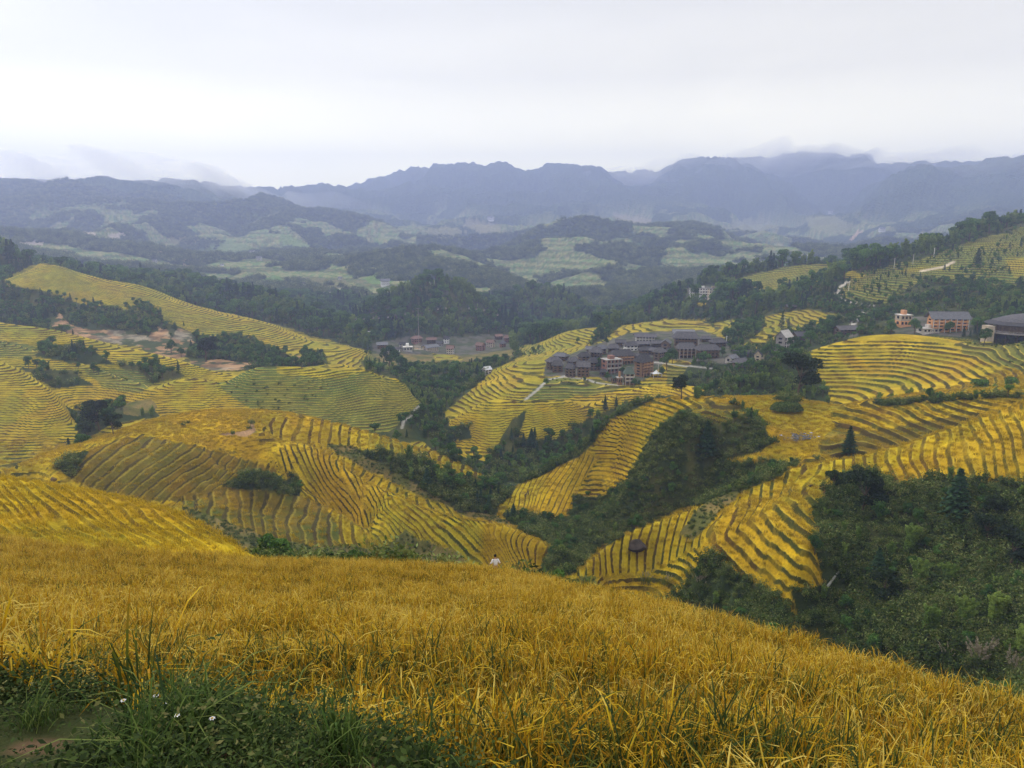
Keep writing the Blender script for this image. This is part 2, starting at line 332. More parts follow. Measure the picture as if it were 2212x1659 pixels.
cov(WOOD, 270, 345, 120, 850, 190, 850, 250, 858, 330, 875, 345, 900, 250, 915, 200, 940, 160, 990, 100, 1010, 60, 1010, 170, 950, 165, 910)
cov(DRY, 300, 345, 265, 858, 320, 850, 340, 880, 300, 900, 270, 895)
cov(GREEN, 330, 372, 470, 830, 520, 795, 600, 790, 600, 805, 560, 815)
cov(GREEN, 330, 400, 760, 770, 850, 775, 870, 800, 790, 790)
cov(GREEN, 300, 350, 600, 860, 740, 850, 900, 870, 830, 930, 700, 930, 560, 890)
cov(WOOD, 360, 900, 600, 655, 700, 690, 800, 725, 1110, 700, 1110, 740, 1150, 760, 1090, 800, 1040, 830, 960, 890, 900, 950, 880, 960, 780, 900, 830, 880, 880, 850, 860, 820, 790, 800, 780, 785, 800, 758)
cov(GREEN, 380, 700, 790, 762, 860, 772, 900, 792, 860, 800, 800, 792)
cov(GREEN, 400, 560, 860, 758, 990, 765, 1000, 785, 900, 790)
cov(WOOD, 300, 400, 780, 870, 850, 860, 920, 860, 930, 900, 930, 950, 870, 960, 800, 945)
cov(GREEN, 420, 720, 1100, 740, 1170, 745, 1180, 770, 1120, 770)
cov(GOLD, 400, 600, 1120, 772, 1230, 752, 1290, 748, 1290, 765, 1200, 790, 1180, 815, 1120, 860, 1050, 880, 960, 890, 1040, 825, 1060, 800)
cov(GOLD, 540, 760, 1200, 712, 1290, 698, 1320, 712, 1290, 750, 1205, 752)
cov(GOLD, 520, 760, 1280, 750, 1330, 705, 1440, 688, 1530, 690, 1560, 700, 1540, 725, 1400, 725, 1330, 735)
cov(WOOD, 520, 700, 1292, 712, 1345, 702, 1300, 735, 1275, 748)
cov(YARD, 425, 600, 1175, 810, 1180, 780, 1230, 765, 1310, 735, 1360, 718, 1520, 714, 1570, 735, 1600, 765, 1670, 770, 1660, 800, 1560, 795, 1440, 775, 1400, 820, 1340, 832, 1290, 815)
cov(GREEN, 395, 440, 1120, 870, 1185, 812, 1290, 818, 1340, 832, 1400, 826, 1290, 852, 1200, 862)
cov(GREEN, 400, 470, 1440, 780, 1560, 797, 1560, 830, 1440, 830)
cov(WOOD, 395, 460, 1500, 780, 1700, 800, 1740, 770, 1700, 860, 1450, 850, 1460, 825)
cov(GOLD, 300, 350, 1740, 762, 1850, 725, 1950, 719, 2090, 735, 2070, 760, 2150, 790, 2400, 800, 2400, 860, 2212, 860, 1800, 880, 1780, 850, 1740, 800)
cov(WOOD, 290, 360, 1450, 835, 1560, 825, 1640, 790, 1740, 760, 1750, 800, 1790, 850, 1800, 875, 1600, 880, 1450, 860)
cov(GREEN, 290, 420, 2080, 735, 2600, 600, 2600, 800, 2212, 800, 2150, 785, 2080, 762)
cov(WOOD, 385, 650, 1500, 680, 1700, 590, 1850, 560, 2600, 340, 2600, 700, 2212, 760, 2100, 735, 1950, 722, 1850, 728, 1740, 765, 1600, 800, 1560, 720)
cov(GREEN, 500, 720, 1800, 640, 1850, 590, 1990, 560, 2100, 520, 2400, 440, 2400, 620, 2212, 625, 2000, 600, 1900, 660)
cov(GOLD, 480, 680, 1540, 712, 1640, 685, 1740, 668, 1820, 680, 1790, 695, 1740, 702, 1690, 730, 1640, 752, 1600, 752, 1640, 715, 1560, 718)
cov(WOOD, 470, 620, 1560, 728, 1590, 705, 1640, 690, 1655, 700, 1630, 730)
cov(GOLD, 540, 720, 1785, 600, 1800, 588, 1830, 580, 1870, 592, 1860, 600)
cov(GOLD, 540, 720, 1930, 582, 2010, 572, 2060, 570, 2060, 580, 1960, 588)
cov(GOLD, 500, 720, 2170, 556, 2300, 550, 2300, 590, 2190, 600)
cov(GREEN, 640, 900, 1560, 610, 1700, 575, 1830, 568, 1810, 600, 1760, 625, 1640, 645)
cov(GOLD, 560, 700, 1530, 703, 1575, 690, 1600, 693, 1560, 708)
cov(GOLD, 640, 760, 1480, 655, 1520, 650, 1530, 658, 1490, 662)
# G2 side valley wood
cov(WOOD, 240, 345, 930, 950, 1000, 985, 1060, 1000, 1080, 950, 1130, 880, 1160, 920, 1210, 935, 1280, 880, 1350, 865, 1460, 850, 1400, 870, 1330, 900, 1290, 940, 1250, 985, 1190, 1015, 1110, 1050, 1090, 1085, 1060, 1100, 1000, 1060, 940, 990)
cov(WOOD, 345, 400, 960, 925, 1010, 915, 1020, 945, 970, 955)
cov(WOOD, 290, 345, 1460, 825, 1560, 835, 1600, 860, 1460, 860)
cov(WOOD, 300, 420, 1050, 1000, 1080, 950, 1108, 900, 1135, 885, 1122, 945, 1200, 947, 1270, 905, 1350, 870, 1460, 850, 1400, 885, 1300, 955, 1200, 1025, 1080, 1065)
cov(DRY, 560, 800, 800, 764, 1110, 755, 1110, 780, 1040, 792, 800, 786)
cov(YARD, 600, 830, 805, 765, 805, 740, 850, 735, 880, 725, 1000, 728, 1060, 722, 1110, 722, 1105, 755, 1030, 765, 1000, 768, 900, 765)
cov(EARTH, 600, 830, 893, 757, 895, 745, 903, 738, 912, 740, 908, 757)
cov(GOLD, 560, 830, 935, 765, 980, 766, 1000, 775, 990, 782, 940, 778)
cov(WOOD, 300, 420, 890, 860, 935, 872, 962, 900, 975, 930, 985, 990, 940, 980, 900, 940)
cov(YARD, 690, 900, 1480, 618, 1556, 618, 1556, 650, 1480, 650)
cov(YARD, 395, 560, 1930, 684, 2100, 682, 2104, 726, 1925, 726)
cov(YARD, 400, 560, 1670, 740, 1716, 736, 1716, 762, 1668, 764)
cov(YARD, 380, 560, 1800, 705, 1852, 703, 1852, 728, 1800, 730)
# near hills
cov(WOOD, 160, 245, 1395, 905, 1440, 885, 1500, 868, 1600, 875, 1650, 915, 1672, 960, 1655, 985, 1560, 988, 1600, 1000, 1740, 1000, 1770, 985, 1600, 1060, 1450, 1110, 1300, 1180, 1240, 1240, 1180, 1230, 1200, 1180, 1130, 1150, 1090, 1110, 1130, 1115, 1230, 1125, 1240, 1070, 1290, 1010, 1340, 950)
cov(GREEN, 200, 262, 1470, 878, 1530, 866, 1600, 878, 1615, 900, 1560, 912, 1490, 905)
cov(WOOD, 180, 260, 1665, 868, 1700, 850, 1735, 868, 1700, 882)
cov(WATER, 180, 240, 1702, 942, 1725, 938, 1755, 944, 1750, 954, 1715, 955)
cov(DRY, 190, 260, 1640, 890, 1680, 895, 1760, 900, 1770, 915, 1700, 920, 1650, 915)
cov(GREEN, 180, 260, 1780, 900, 1850, 935, 2000, 905, 2100, 890, 2212, 890, 2000, 960, 1850, 1000, 1770, 980)
cov(WOOD, 180, 280, 1880, 870, 2212, 850, 2212, 862, 2100, 860, 1900, 880)
cov(WOOD, 60, 170, 1760, 1120, 1780, 1060, 1850, 1015, 1920, 1035, 1940, 1050, 2040, 1030, 2120, 1040, 2212, 1035, 2900, 980, 2900, 1700, 2212, 1600, 1730, 1420, 1700, 1280, 1780, 1260)
cov(WOOD, 80, 150, 1230, 1260, 1330, 1215, 1420, 1175, 1520, 1170, 1700, 1320, 1730, 1420, 1500, 1400, 1200, 1320)
cov(DRY, 100, 175, 1545, 1060, 1600, 1045, 1590, 1080, 1550, 1110, 1500, 1160, 1470, 1150)
cov(GREEN, 140, 250, 395, 1070, 500, 1052, 640, 1066, 700, 1085, 740, 1180, 700, 1215, 400, 1200)
cov(GREEN, 325, 375, 475, 835, 560, 800, 640, 812, 740, 815, 800, 800, 930, 850, 840, 935, 700, 935, 560, 892, 520, 870)
cov(GREEN, 380, 440, -40, 735, 60, 742, 100, 757, 60, 775, -40, 765)
cov(GREEN, 340, 420, 180, 795, 300, 800, 330, 830, 300, 850, 220, 835)
cov(GREEN, 150, 235, 110, 1010, 200, 965, 290, 935, 330, 935, 500, 985, 590, 1005, 600, 1040, 500, 1060, 400, 1085, 250, 1080)
cov(WOOD, 150, 250, 110, 1000, 170, 965, 190, 975, 150, 1030)
cov(WOOD, 150, 230, 560, 985, 600, 990, 650, 1040, 650, 1072, 560, 1058, 490, 1055)
cov(DRY, 150, 290, 700, 960, 760, 965, 880, 1000, 950, 1080, 1060, 1060, 1060, 1100, 1120, 1140, 1190, 1170, 1100, 1132, 1000, 1110, 930, 1080, 850, 1045, 760, 995)
cov(WOOD, 225, 290, 760, 968, 960, 1000, 1070, 1045, 1080, 1110, 990, 1100)
cov(GOLD, 175, 300, 850, 950, 900, 962, 980, 990, 1060, 1040, 1045, 1050, 1000, 1030, 960, 1020)
cov(WOOD, 150, 215, 1000, 1110, 1050, 1090, 1100, 1100, 1130, 1138, 1080, 1128)
cov(DRY, 100, 215, 400, 1100, 430, 1110, 600, 1170, 800, 1185, 880, 1150, 800, 1120, 900, 1160, 1000, 1200, 1040, 1260, 400, 1260)
cov(WOOD, 70, 240, 1195, 1170, 1235, 1200, 1240, 1240, 1160, 1260, 1180, 1215)
cov(GREEN, 150, 215, 720, 1000, 745, 990, 740, 1020, 760, 1060, 720, 1030)
cov(PADDY, 195, 300, 110, 1012, 30, 1012, 100, 970, 200, 942, 300, 908, 420, 885, 540, 876, 640, 886, 640, 897, 565, 905, 560, 955, 610, 958, 600, 985, 580, 990, 500, 975, 400, 958, 290, 930, 200, 958)
cov(EARTH, 195, 260, 470, 938, 520, 932, 545, 925, 535, 912, 545, 905, 560, 930, 540, 940, 480, 944)
cov(PADDY, 185, 260, 1550, 850, 1640, 848, 1700, 870, 1790, 868, 1800, 920, 1770, 960, 1760, 985, 1700, 1000, 1560, 994, 1650, 980, 1672, 955, 1650, 905, 1600, 872)
cov(PADDY, 345, 390, 1850, 722, 1950, 716, 2080, 735, 2060, 745, 1950, 733, 1860, 738)
cov(PADDY, 195, 260, 1640, 900, 1770, 915, 1770, 950, 1690, 955)
cov(WEED, 0, 3.7, -3000, -3000, 6000, -3000, 6000, 9000, -3000, 9000)

def inpoly(px, py, P):
    ins = np.zeros(px.shape, bool); n = len(P)
    for i in range(n):
        x0, y0 = P[i]; x1, y1 = P[(i + 1) % n]
        if y0 == y1: continue
        c = ((y0 > py) != (y1 > py)) & (px < (x1 - x0) * (py - y0) / (y1 - y0) + x0)
        ins ^= c
    return ins
def cover(X, Y, Z):
    px, py = project(X, Y, Z)
    w = np.clip(2200.0 / Y, 5, 22)      # ragged edges of about a metre or two on the ground
    px = px + w * fbm(X / 7.0, Y / 7.0, 3, 51); py = py + w * .8 * fbm(X / 7.0 + 40, Y / 7.0, 3, 77)
    c = np.full(X.shape, GOLD, np.int8)
    for cl, y0, y1, P in POLY:
        m = (Y > y0) & (Y < y1) & (px > P[:, 0].min()) & (px < P[:, 0].max()) & (py > P[:, 1].min()) & (py < P[:, 1].max())
        idx = np.nonzero(m)
        if len(idx[0]) == 0: continue
        k = inpoly(px[idx], py[idx], P)
        ii = tuple(a[k] for a in idx); c[ii] = cl
    return c

# ------------------------------------------------------------------ fine terrain
STEP = 1.25
def interp_rows(s):
    i = np.clip(np.searchsorted(SCO, s) - 1, 0, len(SCO) - 2); f = (s - SCO[i]) / (SCO[i + 1] - SCO[i]); return i, f
def base_e(u, s):
    i, f = interp_rows(s)
    g = np.clip((u - UC[0]) / (UC[1] - UC[0]), 0, len(UC) - 1.001); j = g.astype(int); h = g - j
    return (EC[i, j] * (1 - h) + EC[i, j + 1] * h) * (1 - f) + (EC[i + 1, j] * (1 - h) + EC[i + 1, j + 1] * h) * f
def base_z(X, Y):
    Y = np.maximum(Y, .52)
    Z = base_e(X / Y, np.log(Y)) * Y
    k = smooth(60, 200, Y)
    Z = Z + k * 1.7 * fbm(X / 38.0, Y / 38.0, 3, 5) + smooth(30, 90, Y) * .5 * fbm(X / 9.0, Y / 9.0, 2, 9)
    f = smooth(1000, 2200, Y)
    r = 1 - np.abs(fbm(X / 420.0, Y / 420.0, 5, 31, .42)) * 2.4
    Z = Z + f * (r - .6) * np.minimum(.034 * Y, 165) + smooth(650, 1200, Y) * (10 - 6.5 * smooth(2600, 4000, Y)) * fbm(X / 110.0, Y / 110.0, 4, 13)
    return Z
def march(px, py, y0=46.0, y1=700.0):
    Yc = np.exp(np.arange(math.log(y0), math.log(y1), .002)); out_ = []
    for a, b in zip(px, py):
        u, e = uv_e(a, b); k = np.nonzero(base_z(u * Yc, Yc) >= e * Yc)[0]; out_.append((u, math.log(Yc[k[0]]) if len(k) else math.log(y1)))
    return np.array(out_)
REG = []
def region(y0, y1, contrast, amp, poly, *guides):
    px = []; py = []; ph = []
    for g in guides:
        P = np.array(g[1:], float).reshape(-1, 2); seg = np.concatenate([[0], np.cumsum(np.hypot(*np.diff(P, axis=0).T))])
        q = np.linspace(0, seg[-1], max(2, int(seg[-1] / 12))); px += list(np.interp(q, seg, P[:, 0])); py += list(np.interp(q, seg, P[:, 1])); ph += [g[0]] * len(q)
    U = march(px, py, y0 * .9, y1 * 1.2); ph = np.array(ph, float); ok = (U[:, 1] < math.log(y1 * 1.05)); U, ph = U[ok], ph[ok]
    n = len(U); D = kern(((U[:, None] - U[None]) ** 2).sum(2)) + np.eye(n) * -.004; Pm = np.column_stack([np.ones(n), U]); M = np.zeros((n + 3, n + 3)); M[:n, :n] = D; M[:n, n:] = Pm; M[n:, :n] = Pm.T
    REG.append((y0, y1, contrast, amp, np.array(poly, float).reshape(-1, 2), U, np.linalg.solve(M, np.concatenate([ph, [0, 0, 0]]))))
region(46, 105, .75, .42, (-40, 900, 0, 1005, 130, 1028, 280, 1053, 400, 1085, 500, 1138, 560, 1190, 470, 1200, 0, 1165, -900, 1150, -900, 800),
    (-6, -140, 1010, -60, 1110, 0, 1150), (-2.5, -60, 1000, -10, 1060, 60, 1130, 100, 1152), (0, 25, 1040, 82, 1110, 123, 1148), (2, 70, 1040, 135, 1090, 205, 1131, 246, 1155), (4.5, 172, 1060, 230, 1115, 287, 1148), (7, 267, 1072, 328, 1123, 369, 1148), (9.5, 350, 1090, 420, 1135, 460, 1160), (12, 430, 1110, 500, 1160, 540, 1185))
region(150, 250, .9, .9, (100, 1015, 200, 960, 290, 930, 400, 955, 500, 980, 595, 1000, 600, 1040, 500, 1062, 400, 1095, 250, 1085, 120, 1050),
    (0, 152, 1029, 197, 988, 254, 939), (2, 197, 1049, 263, 996, 328, 947), (4, 246, 1066, 328, 1008, 390, 959), (6, 312, 1070, 369, 1025, 443, 976), (8, 369, 1066, 435, 1021, 492, 984), (10, 435, 1058, 513, 1004), (12, 492, 1049, 550, 1012))
region(140, 250, .85, .8, (390, 1070, 500, 1052, 640, 1066, 755, 1104, 805, 1165, 800, 1260, 400, 1240),
    (-2, 400, 1085, 400, 1140), (0, 451, 1074, 455, 1131, 470, 1180), (2, 513, 1070, 529, 1155, 545, 1195), (4.5, 599, 1072, 574, 1115, 583, 1148, 600, 1200), (7, 665, 1080, 656, 1131, 665, 1200), (9, 718, 1100, 714, 1152, 725, 1205), (11, 763, 1115, 765, 1160, 780, 1205))
region(170, 310, 1, .8, (560, 900, 640, 900, 720, 908, 800, 928, 950, 958, 1065, 1040, 990, 1085, 900, 1035, 760, 988, 690, 965, 600, 958),
    (0, 562, 905, 574, 930, 562, 951), (1, 595, 910, 590, 930, 579, 947), (2, 619, 910, 612, 930, 595, 947), (3, 656, 911, 640, 950), (7, 740, 925, 735, 965), (10, 800, 938, 800, 975), (13, 870, 960, 880, 1005), (16, 930, 975, 950, 1030), (18, 980, 1000, 985, 1060), (20, 1030, 1020, 1040, 1060))
region(140, 275, 1, .8, (600, 955, 690, 960, 740, 972, 735, 1020, 755, 1062, 800, 1105, 800, 1160, 740, 1110, 640, 1065, 600, 1000),
    (0, 625, 955, 640, 992, 665, 1041, 697, 1082, 738, 1115), (6, 728, 968, 710, 992, 722, 1025, 759, 1066, 795, 1112), (3, 680, 960, 675, 992, 700, 1041, 735, 1082, 770, 1115))
region(130, 270, 1, .9, (740, 970, 800, 1018, 900, 1070, 1050, 1115, 1210, 1165, 1215, 1260, 1000, 1270, 900, 1215, 800, 1165, 800, 1105, 755, 1062, 735, 1020),
    (0, 751, 975, 738, 1004, 763, 1049, 804, 1090, 845, 1131), (2, 800, 1012, 775, 1036, 789, 1064, 830, 1105, 900, 1160), (4, 831, 1025, 814, 1046, 828, 1078, 880, 1123, 950, 1195), (6, 866, 1043, 859, 1067, 907, 1112, 956, 1164, 1000, 1215), (9, 921, 1064, 935, 1091, 991, 1130, 1046, 1182, 1070, 1225),
    (12, 973, 1085, 1025, 1130, 1088, 1199, 1100, 1230), (15, 1086, 1128, 1060, 1161, 1081, 1199, 1105, 1227), (17, 1116, 1135, 1088, 1164, 1102, 1199, 1123, 1227), (19, 1140, 1140, 1112, 1175, 1130, 1213), (21, 1161, 1150, 1133, 1185, 1143, 1216), (22.7, 1190, 1168, 1171, 1190, 1161, 1225))
region(95, 200, 1, .95, (1230, 1245, 1300, 1172, 1450, 1100, 1600, 1035, 1700, 1000, 1790, 1000, 1810, 1100, 1790, 1330, 1690, 1320, 1500, 1180, 1400, 1240),
    (-15, 1290, 1185, 1280, 1230), (-12, 1340, 1155, 1320, 1195), (-9, 1400, 1125, 1380, 1170), (-6.5, 1450, 1105, 1435, 1140), (-4, 1500, 1080, 1485, 1120), (-2, 1545, 1065, 1520, 1120),
    (0, 1592, 1050, 1560, 1115, 1524, 1148, 1536, 1167, 1615, 1242, 1741, 1310), (1, 1615, 1045, 1584, 1128, 1562, 1152, 1599, 1191, 1694, 1255, 1750, 1295), (2, 1633, 1040, 1615, 1108, 1587, 1146, 1639, 1191, 1718, 1242), (3, 1655, 1036, 1639, 1092, 1612, 1128, 1678, 1179, 1734, 1219),
    (4, 1674, 1030, 1665, 1080, 1639, 1112, 1694, 1152, 1753, 1191), (5, 1710, 1020, 1694, 1060, 1670, 1088, 1734, 1136, 1780, 1170), (6, 1741, 1018, 1702, 1058, 1718, 1096, 1783, 1144), (7, 1770, 1020, 1734, 1053, 1765, 1085, 1800, 1104))
region(120, 200, .8, .6, (1790, 1000, 1850, 970, 2000, 930, 2212, 860, 2900, 660, 2900, 1000, 2212, 1050, 2050, 1060, 1810, 1100),
    (0, 1840, 985, 1860, 1030), (3, 1910, 965, 1920, 1000, 1945, 1035), (4.5, 1955, 950, 1960, 990, 1985, 1035), (6, 2000, 935, 1995, 990, 2015, 1035), (7.5, 2045, 925, 2035, 985, 2045, 1030), (10, 2085, 910, 2124, 958, 2135, 1010), (13, 2150, 888, 2190, 950, 2205, 1015), (17, 2260, 850, 2300, 940, 2320, 1000), (25, 2500, 800, 2550, 930))
region(200, 290, .8, .7, (1085, 1085, 1105, 1035, 1200, 1000, 1262, 970, 1292, 990, 1250, 1050, 1242, 1085, 1200, 1120, 1130, 1118),
    (-2, 1108, 1050, 1112, 1085), (-.7, 1124, 1045, 1126, 1085), (0, 1150, 1035, 1142, 1060, 1135, 1098), (3, 1191, 1018, 1165, 1057, 1150, 1105), (5, 1224, 1005, 1191, 1050, 1165, 1105), (7, 1250, 995, 1220, 1045, 1195, 1105), (9, 1275, 985, 1250, 1030, 1225, 1085))
def gshape(f): return np.where(f < .66, .10 * f / .66, .10 + .90 * smooth(.66, .93, f))
def phase(X, Y, Z):
    # terrace number (fraction = place within one terrace), bank height and contrast
    small = (X / Y < -.12) & (Y > 285); st = np.where(small, .76, np.where((Y > 318) & (X / Y < .30), 1.0, STEP))
    n = .42 * fbm(X / 22.0, Y / 22.0, 2, 71) + 1.7 * fbm(X / 75.0, Y / 75.0, 2, 72); p = Z / st + n; amp = st * 1.0; con = np.ones(X.shape)
    px, py = project(X, Y, Z)
    for y0, y1, c, a, P, U, W in REG:
        m = (Y > y0) & (Y < y1) & (px > P[:, 0].min()) & (px < P[:, 0].max()) & (py > P[:, 1].min()) & (py < P[:, 1].max()); idx = np.nonzero(m)
        if len(idx[0]) == 0: continue
        k = inpoly(px[idx] + 4 * fbm(X[idx] / 5, Y[idx] / 5, 2, 3), py[idx] + 3 * fbm(X[idx] / 5, Y[idx] / 5, 2, 13), P); ii = tuple(q[k] for q in idx); n_ = len(ii[0])
        if n_ == 0: continue
        u = (X[ii] / Y[ii]); s = np.log(Y[ii]); r = np.zeros(n_)
        for i0 in range(0, n_, 40000):
            uu = u[i0:i0 + 40000]; ss = s[i0:i0 + 40000]; d = kern((uu[:, None] - U[None, :, 0]) ** 2 + (ss[:, None] - U[None, :, 1]) ** 2)
            r[i0:i0 + 40000] = d @ W[:-3] + W[-3] + uu * W[-2] + ss * W[-1]
        p[ii] = r + .30 * fbm(X[ii] / 7., Y[ii] / 7., 2, 29) + .5 * fbm(X[ii] / 25., Y[ii] / 25., 2, 39); amp[ii] = a; con[ii] = c
    return p, amp, con
def phn(X, Y): return .30 * fbm(X / 22.0, Y / 22.0, 2, 71)
def near_q(X, Y, Z): return Z / 1.9 + .9 * fbm(X / 14., Y / 14., 2, 3)
def full_z(X, Y, cl=None):
    Z = base_z(X, Y)
    if cl is None: cl = cover(X, Y, Z)
    p, amp, con = phase(X, Y, Z); fr_ = p - np.floor(p); T = Z + amp * (gshape(fr_) - fr_)
    t = ((cl == GOLD) | (cl == GREEN)).astype(float) * smooth(46, 54, Y) * (.4 + .6 * con)
    near = smooth(3.8, 5, Y) * (1 - smooth(40, 46, Y))          # foreground paddies: low broad steps
    q = near_q(X, Y, Z); fq = q - np.floor(q); N = Z + 1.9 * (smooth(.35, 1.0, fq) - fq)
    Z2 = Z + (T - Z) * t + (N - Z) * near * .55
    wt = (cl == WATER)
    return Z2, p, t, cl
# ------------------------------------------------------------------ terrain meshes
def rows(a, b, ds): return list(np.arange(math.log(a), math.log(b), ds))
def make_mat(name):
    m = bpy.data.materials.new(name); m.use_nodes = True; t = m.node_tree; t.nodes.clear()
    o = t.nodes.new('ShaderNodeOutputMaterial'); b = t.nodes.new('ShaderNodeBsdfPrincipled')
    t.links.new(b.outputs[0], o.inputs[0]); b.inputs['Roughness'].default_value = .9
    b.inputs['Specular IOR Level'].default_value = .15
    return m, t, b
def node(t, kind, **k):
    n = t.nodes.new(kind)
    for a, v in k.items(): setattr(n, a, v)
    return n
def mixc(t, f, a, b, mode='MIX'):
    n = node(t, 'ShaderNodeMix', data_type='RGBA', blend_type=mode)
    for s, v in ((n.inputs[0], f), (n.inputs[6], a), (n.inputs[7], b)):
        if isinstance(v, (int, float)): s.default_value = v
        elif isinstance(v, tuple): s.default_value = (*v, 1) if len(v) == 3 else v
        else: t.links.new(v, s)
    return n.outputs[2]
def ramp(t, src, stops):
    n = node(t, 'ShaderNodeValToRGB'); e = n.color_ramp.elements
    while len(e) < len(stops): e.new(.5)
    for q, (p, c) in zip(e, stops):
        q.position = p; q.color = (c, c, c, 1) if isinstance(c, (int, float)) else (*c, 1)
    t.links.new(src, n.inputs[0]); return n.outputs[0]
def noise(t, vec, scale, detail=4, rough=.55):
    n = node(t, 'ShaderNodeTexNoise'); n.inputs['Scale'].default_value = scale; n.inputs['Detail'].default_value = detail; n.inputs['Roughness'].default_value = rough
    if vec is not None: t.links.new(vec, n.inputs['Vector'])
    return n.outputs['Fac']
def math_(t, op, a, b=None):
    n = node(t, 'ShaderNodeMath', operation=op)
    for s, v in ((n.inputs[0], a), (n.inputs[1], b)):
        if v is None: continue
        if isinstance(v, (int, float)): s.default_value = v
        else: t.links.new(v, s)
    return n.outputs[0]

def terrain_material():
    m, t, b = make_mat('terrain')
    geo = node(t, 'ShaderNodeNewGeometry'); pos = geo.outputs['Position']
    def attr(n): 
        a = node(t, 'ShaderNodeAttribute', attribute_name=n); return a
    tread = attr('tread').outputs['Color']; riser = attr('riser').outputs['Color']
    ph = attr('phase').outputs['Fac']; tw = attr('terr').outputs['Fac']; dist = attr('dist').outputs['Fac']
    wob = math_(t, 'ADD', math_(t, 'MULTIPLY', math_(t, 'SUBTRACT', noise(t, pos, .35, 3), .5), .22), math_(t, 'MULTIPLY', math_(t, 'SUBTRACT', noise(t, pos, 1.3, 3), .5), .20))
    fr = math_(t, 'FRACT', math_(t, 'ADD', ph, wob))
    # rice reaches a little over the edge of the bank
    rm = ramp(t, fr, [(0.0, 1.0), (.03, .4), (.08, 0.0), (.67, 0.0), (.76, .95), (.99, 1.0)])
    rm = math_(t, 'MULTIPLY', math_(t, 'MULTIPLY', rm, tw), ramp(t, noise(t, pos, .11, 4, .6), [(.34, .35), (.52, 1.0)]))
    rim = math_(t, 'MULTIPLY', ramp(t, fr, [(.02, 1.0), (.13, 1.0), (.2, 0.0)]), math_(t, 'MULTIPLY', attr('rim').outputs['Fac'], tw))
    tread = mixc(t, rim, tread, (.52, .40, .05))
    col = mixc(t, rm, tread, riser)
    # fine mottling: leaf scale close by, bush scale on the far slopes
    nf = math_(t, 'ADD', math_(t, 'MULTIPLY', noise(t, pos, 1.6, 6, .7), .7), math_(t, 'MULTIPLY', noise(t, pos, 28.0, 5, .75), .3)); nm = noise(t, pos, .16, 5, .65)
    col = mixc(t, 1.0, col, mixc(t, 1.0, ramp(t, nf, [(.3, .62), (.7, 1.42)]), ramp(t, nm, [(.3, .75), (.7, 1.25)]), 'MULTIPLY'), 'MULTIPLY')
    t.links.new(col, b.inputs['Base Color'])
    bp = node(t, 'ShaderNodeBump'); bp.inputs['Strength'].default_value = .55; bp.inputs['Distance'].default_value = .6
    t.links.new(nf, bp.inputs['Height'])
    bp2 = node(t, 'ShaderNodeBump'); bp2.inputs['Strength'].default_value = .8
    t.links.new(math_(t, 'MULTIPLY', dist, 18.0), bp2.inputs['Distance'])
    v = node(t, 'ShaderNodeTexVoronoi'); v.inputs['Scale'].default_value = .085; t.links.new(pos, v.inputs['Vector'])
    t.links.new(math_(t, 'ADD', math_(t, 'MULTIPLY', v.outputs['Distance'], -.8), noise(t, pos, .05, 8, .75)), bp2.inputs['Height'])
    t.links.new(bp.outputs[0], bp2.inputs['Normal']); t.links.new(bp2.outputs[0], b.inputs['Normal'])
    b.inputs['Roughness'].default_value = 1; b.inputs['Specular IOR Level'].default_value = .05
    return m
M_TERRAIN = terrain_material()

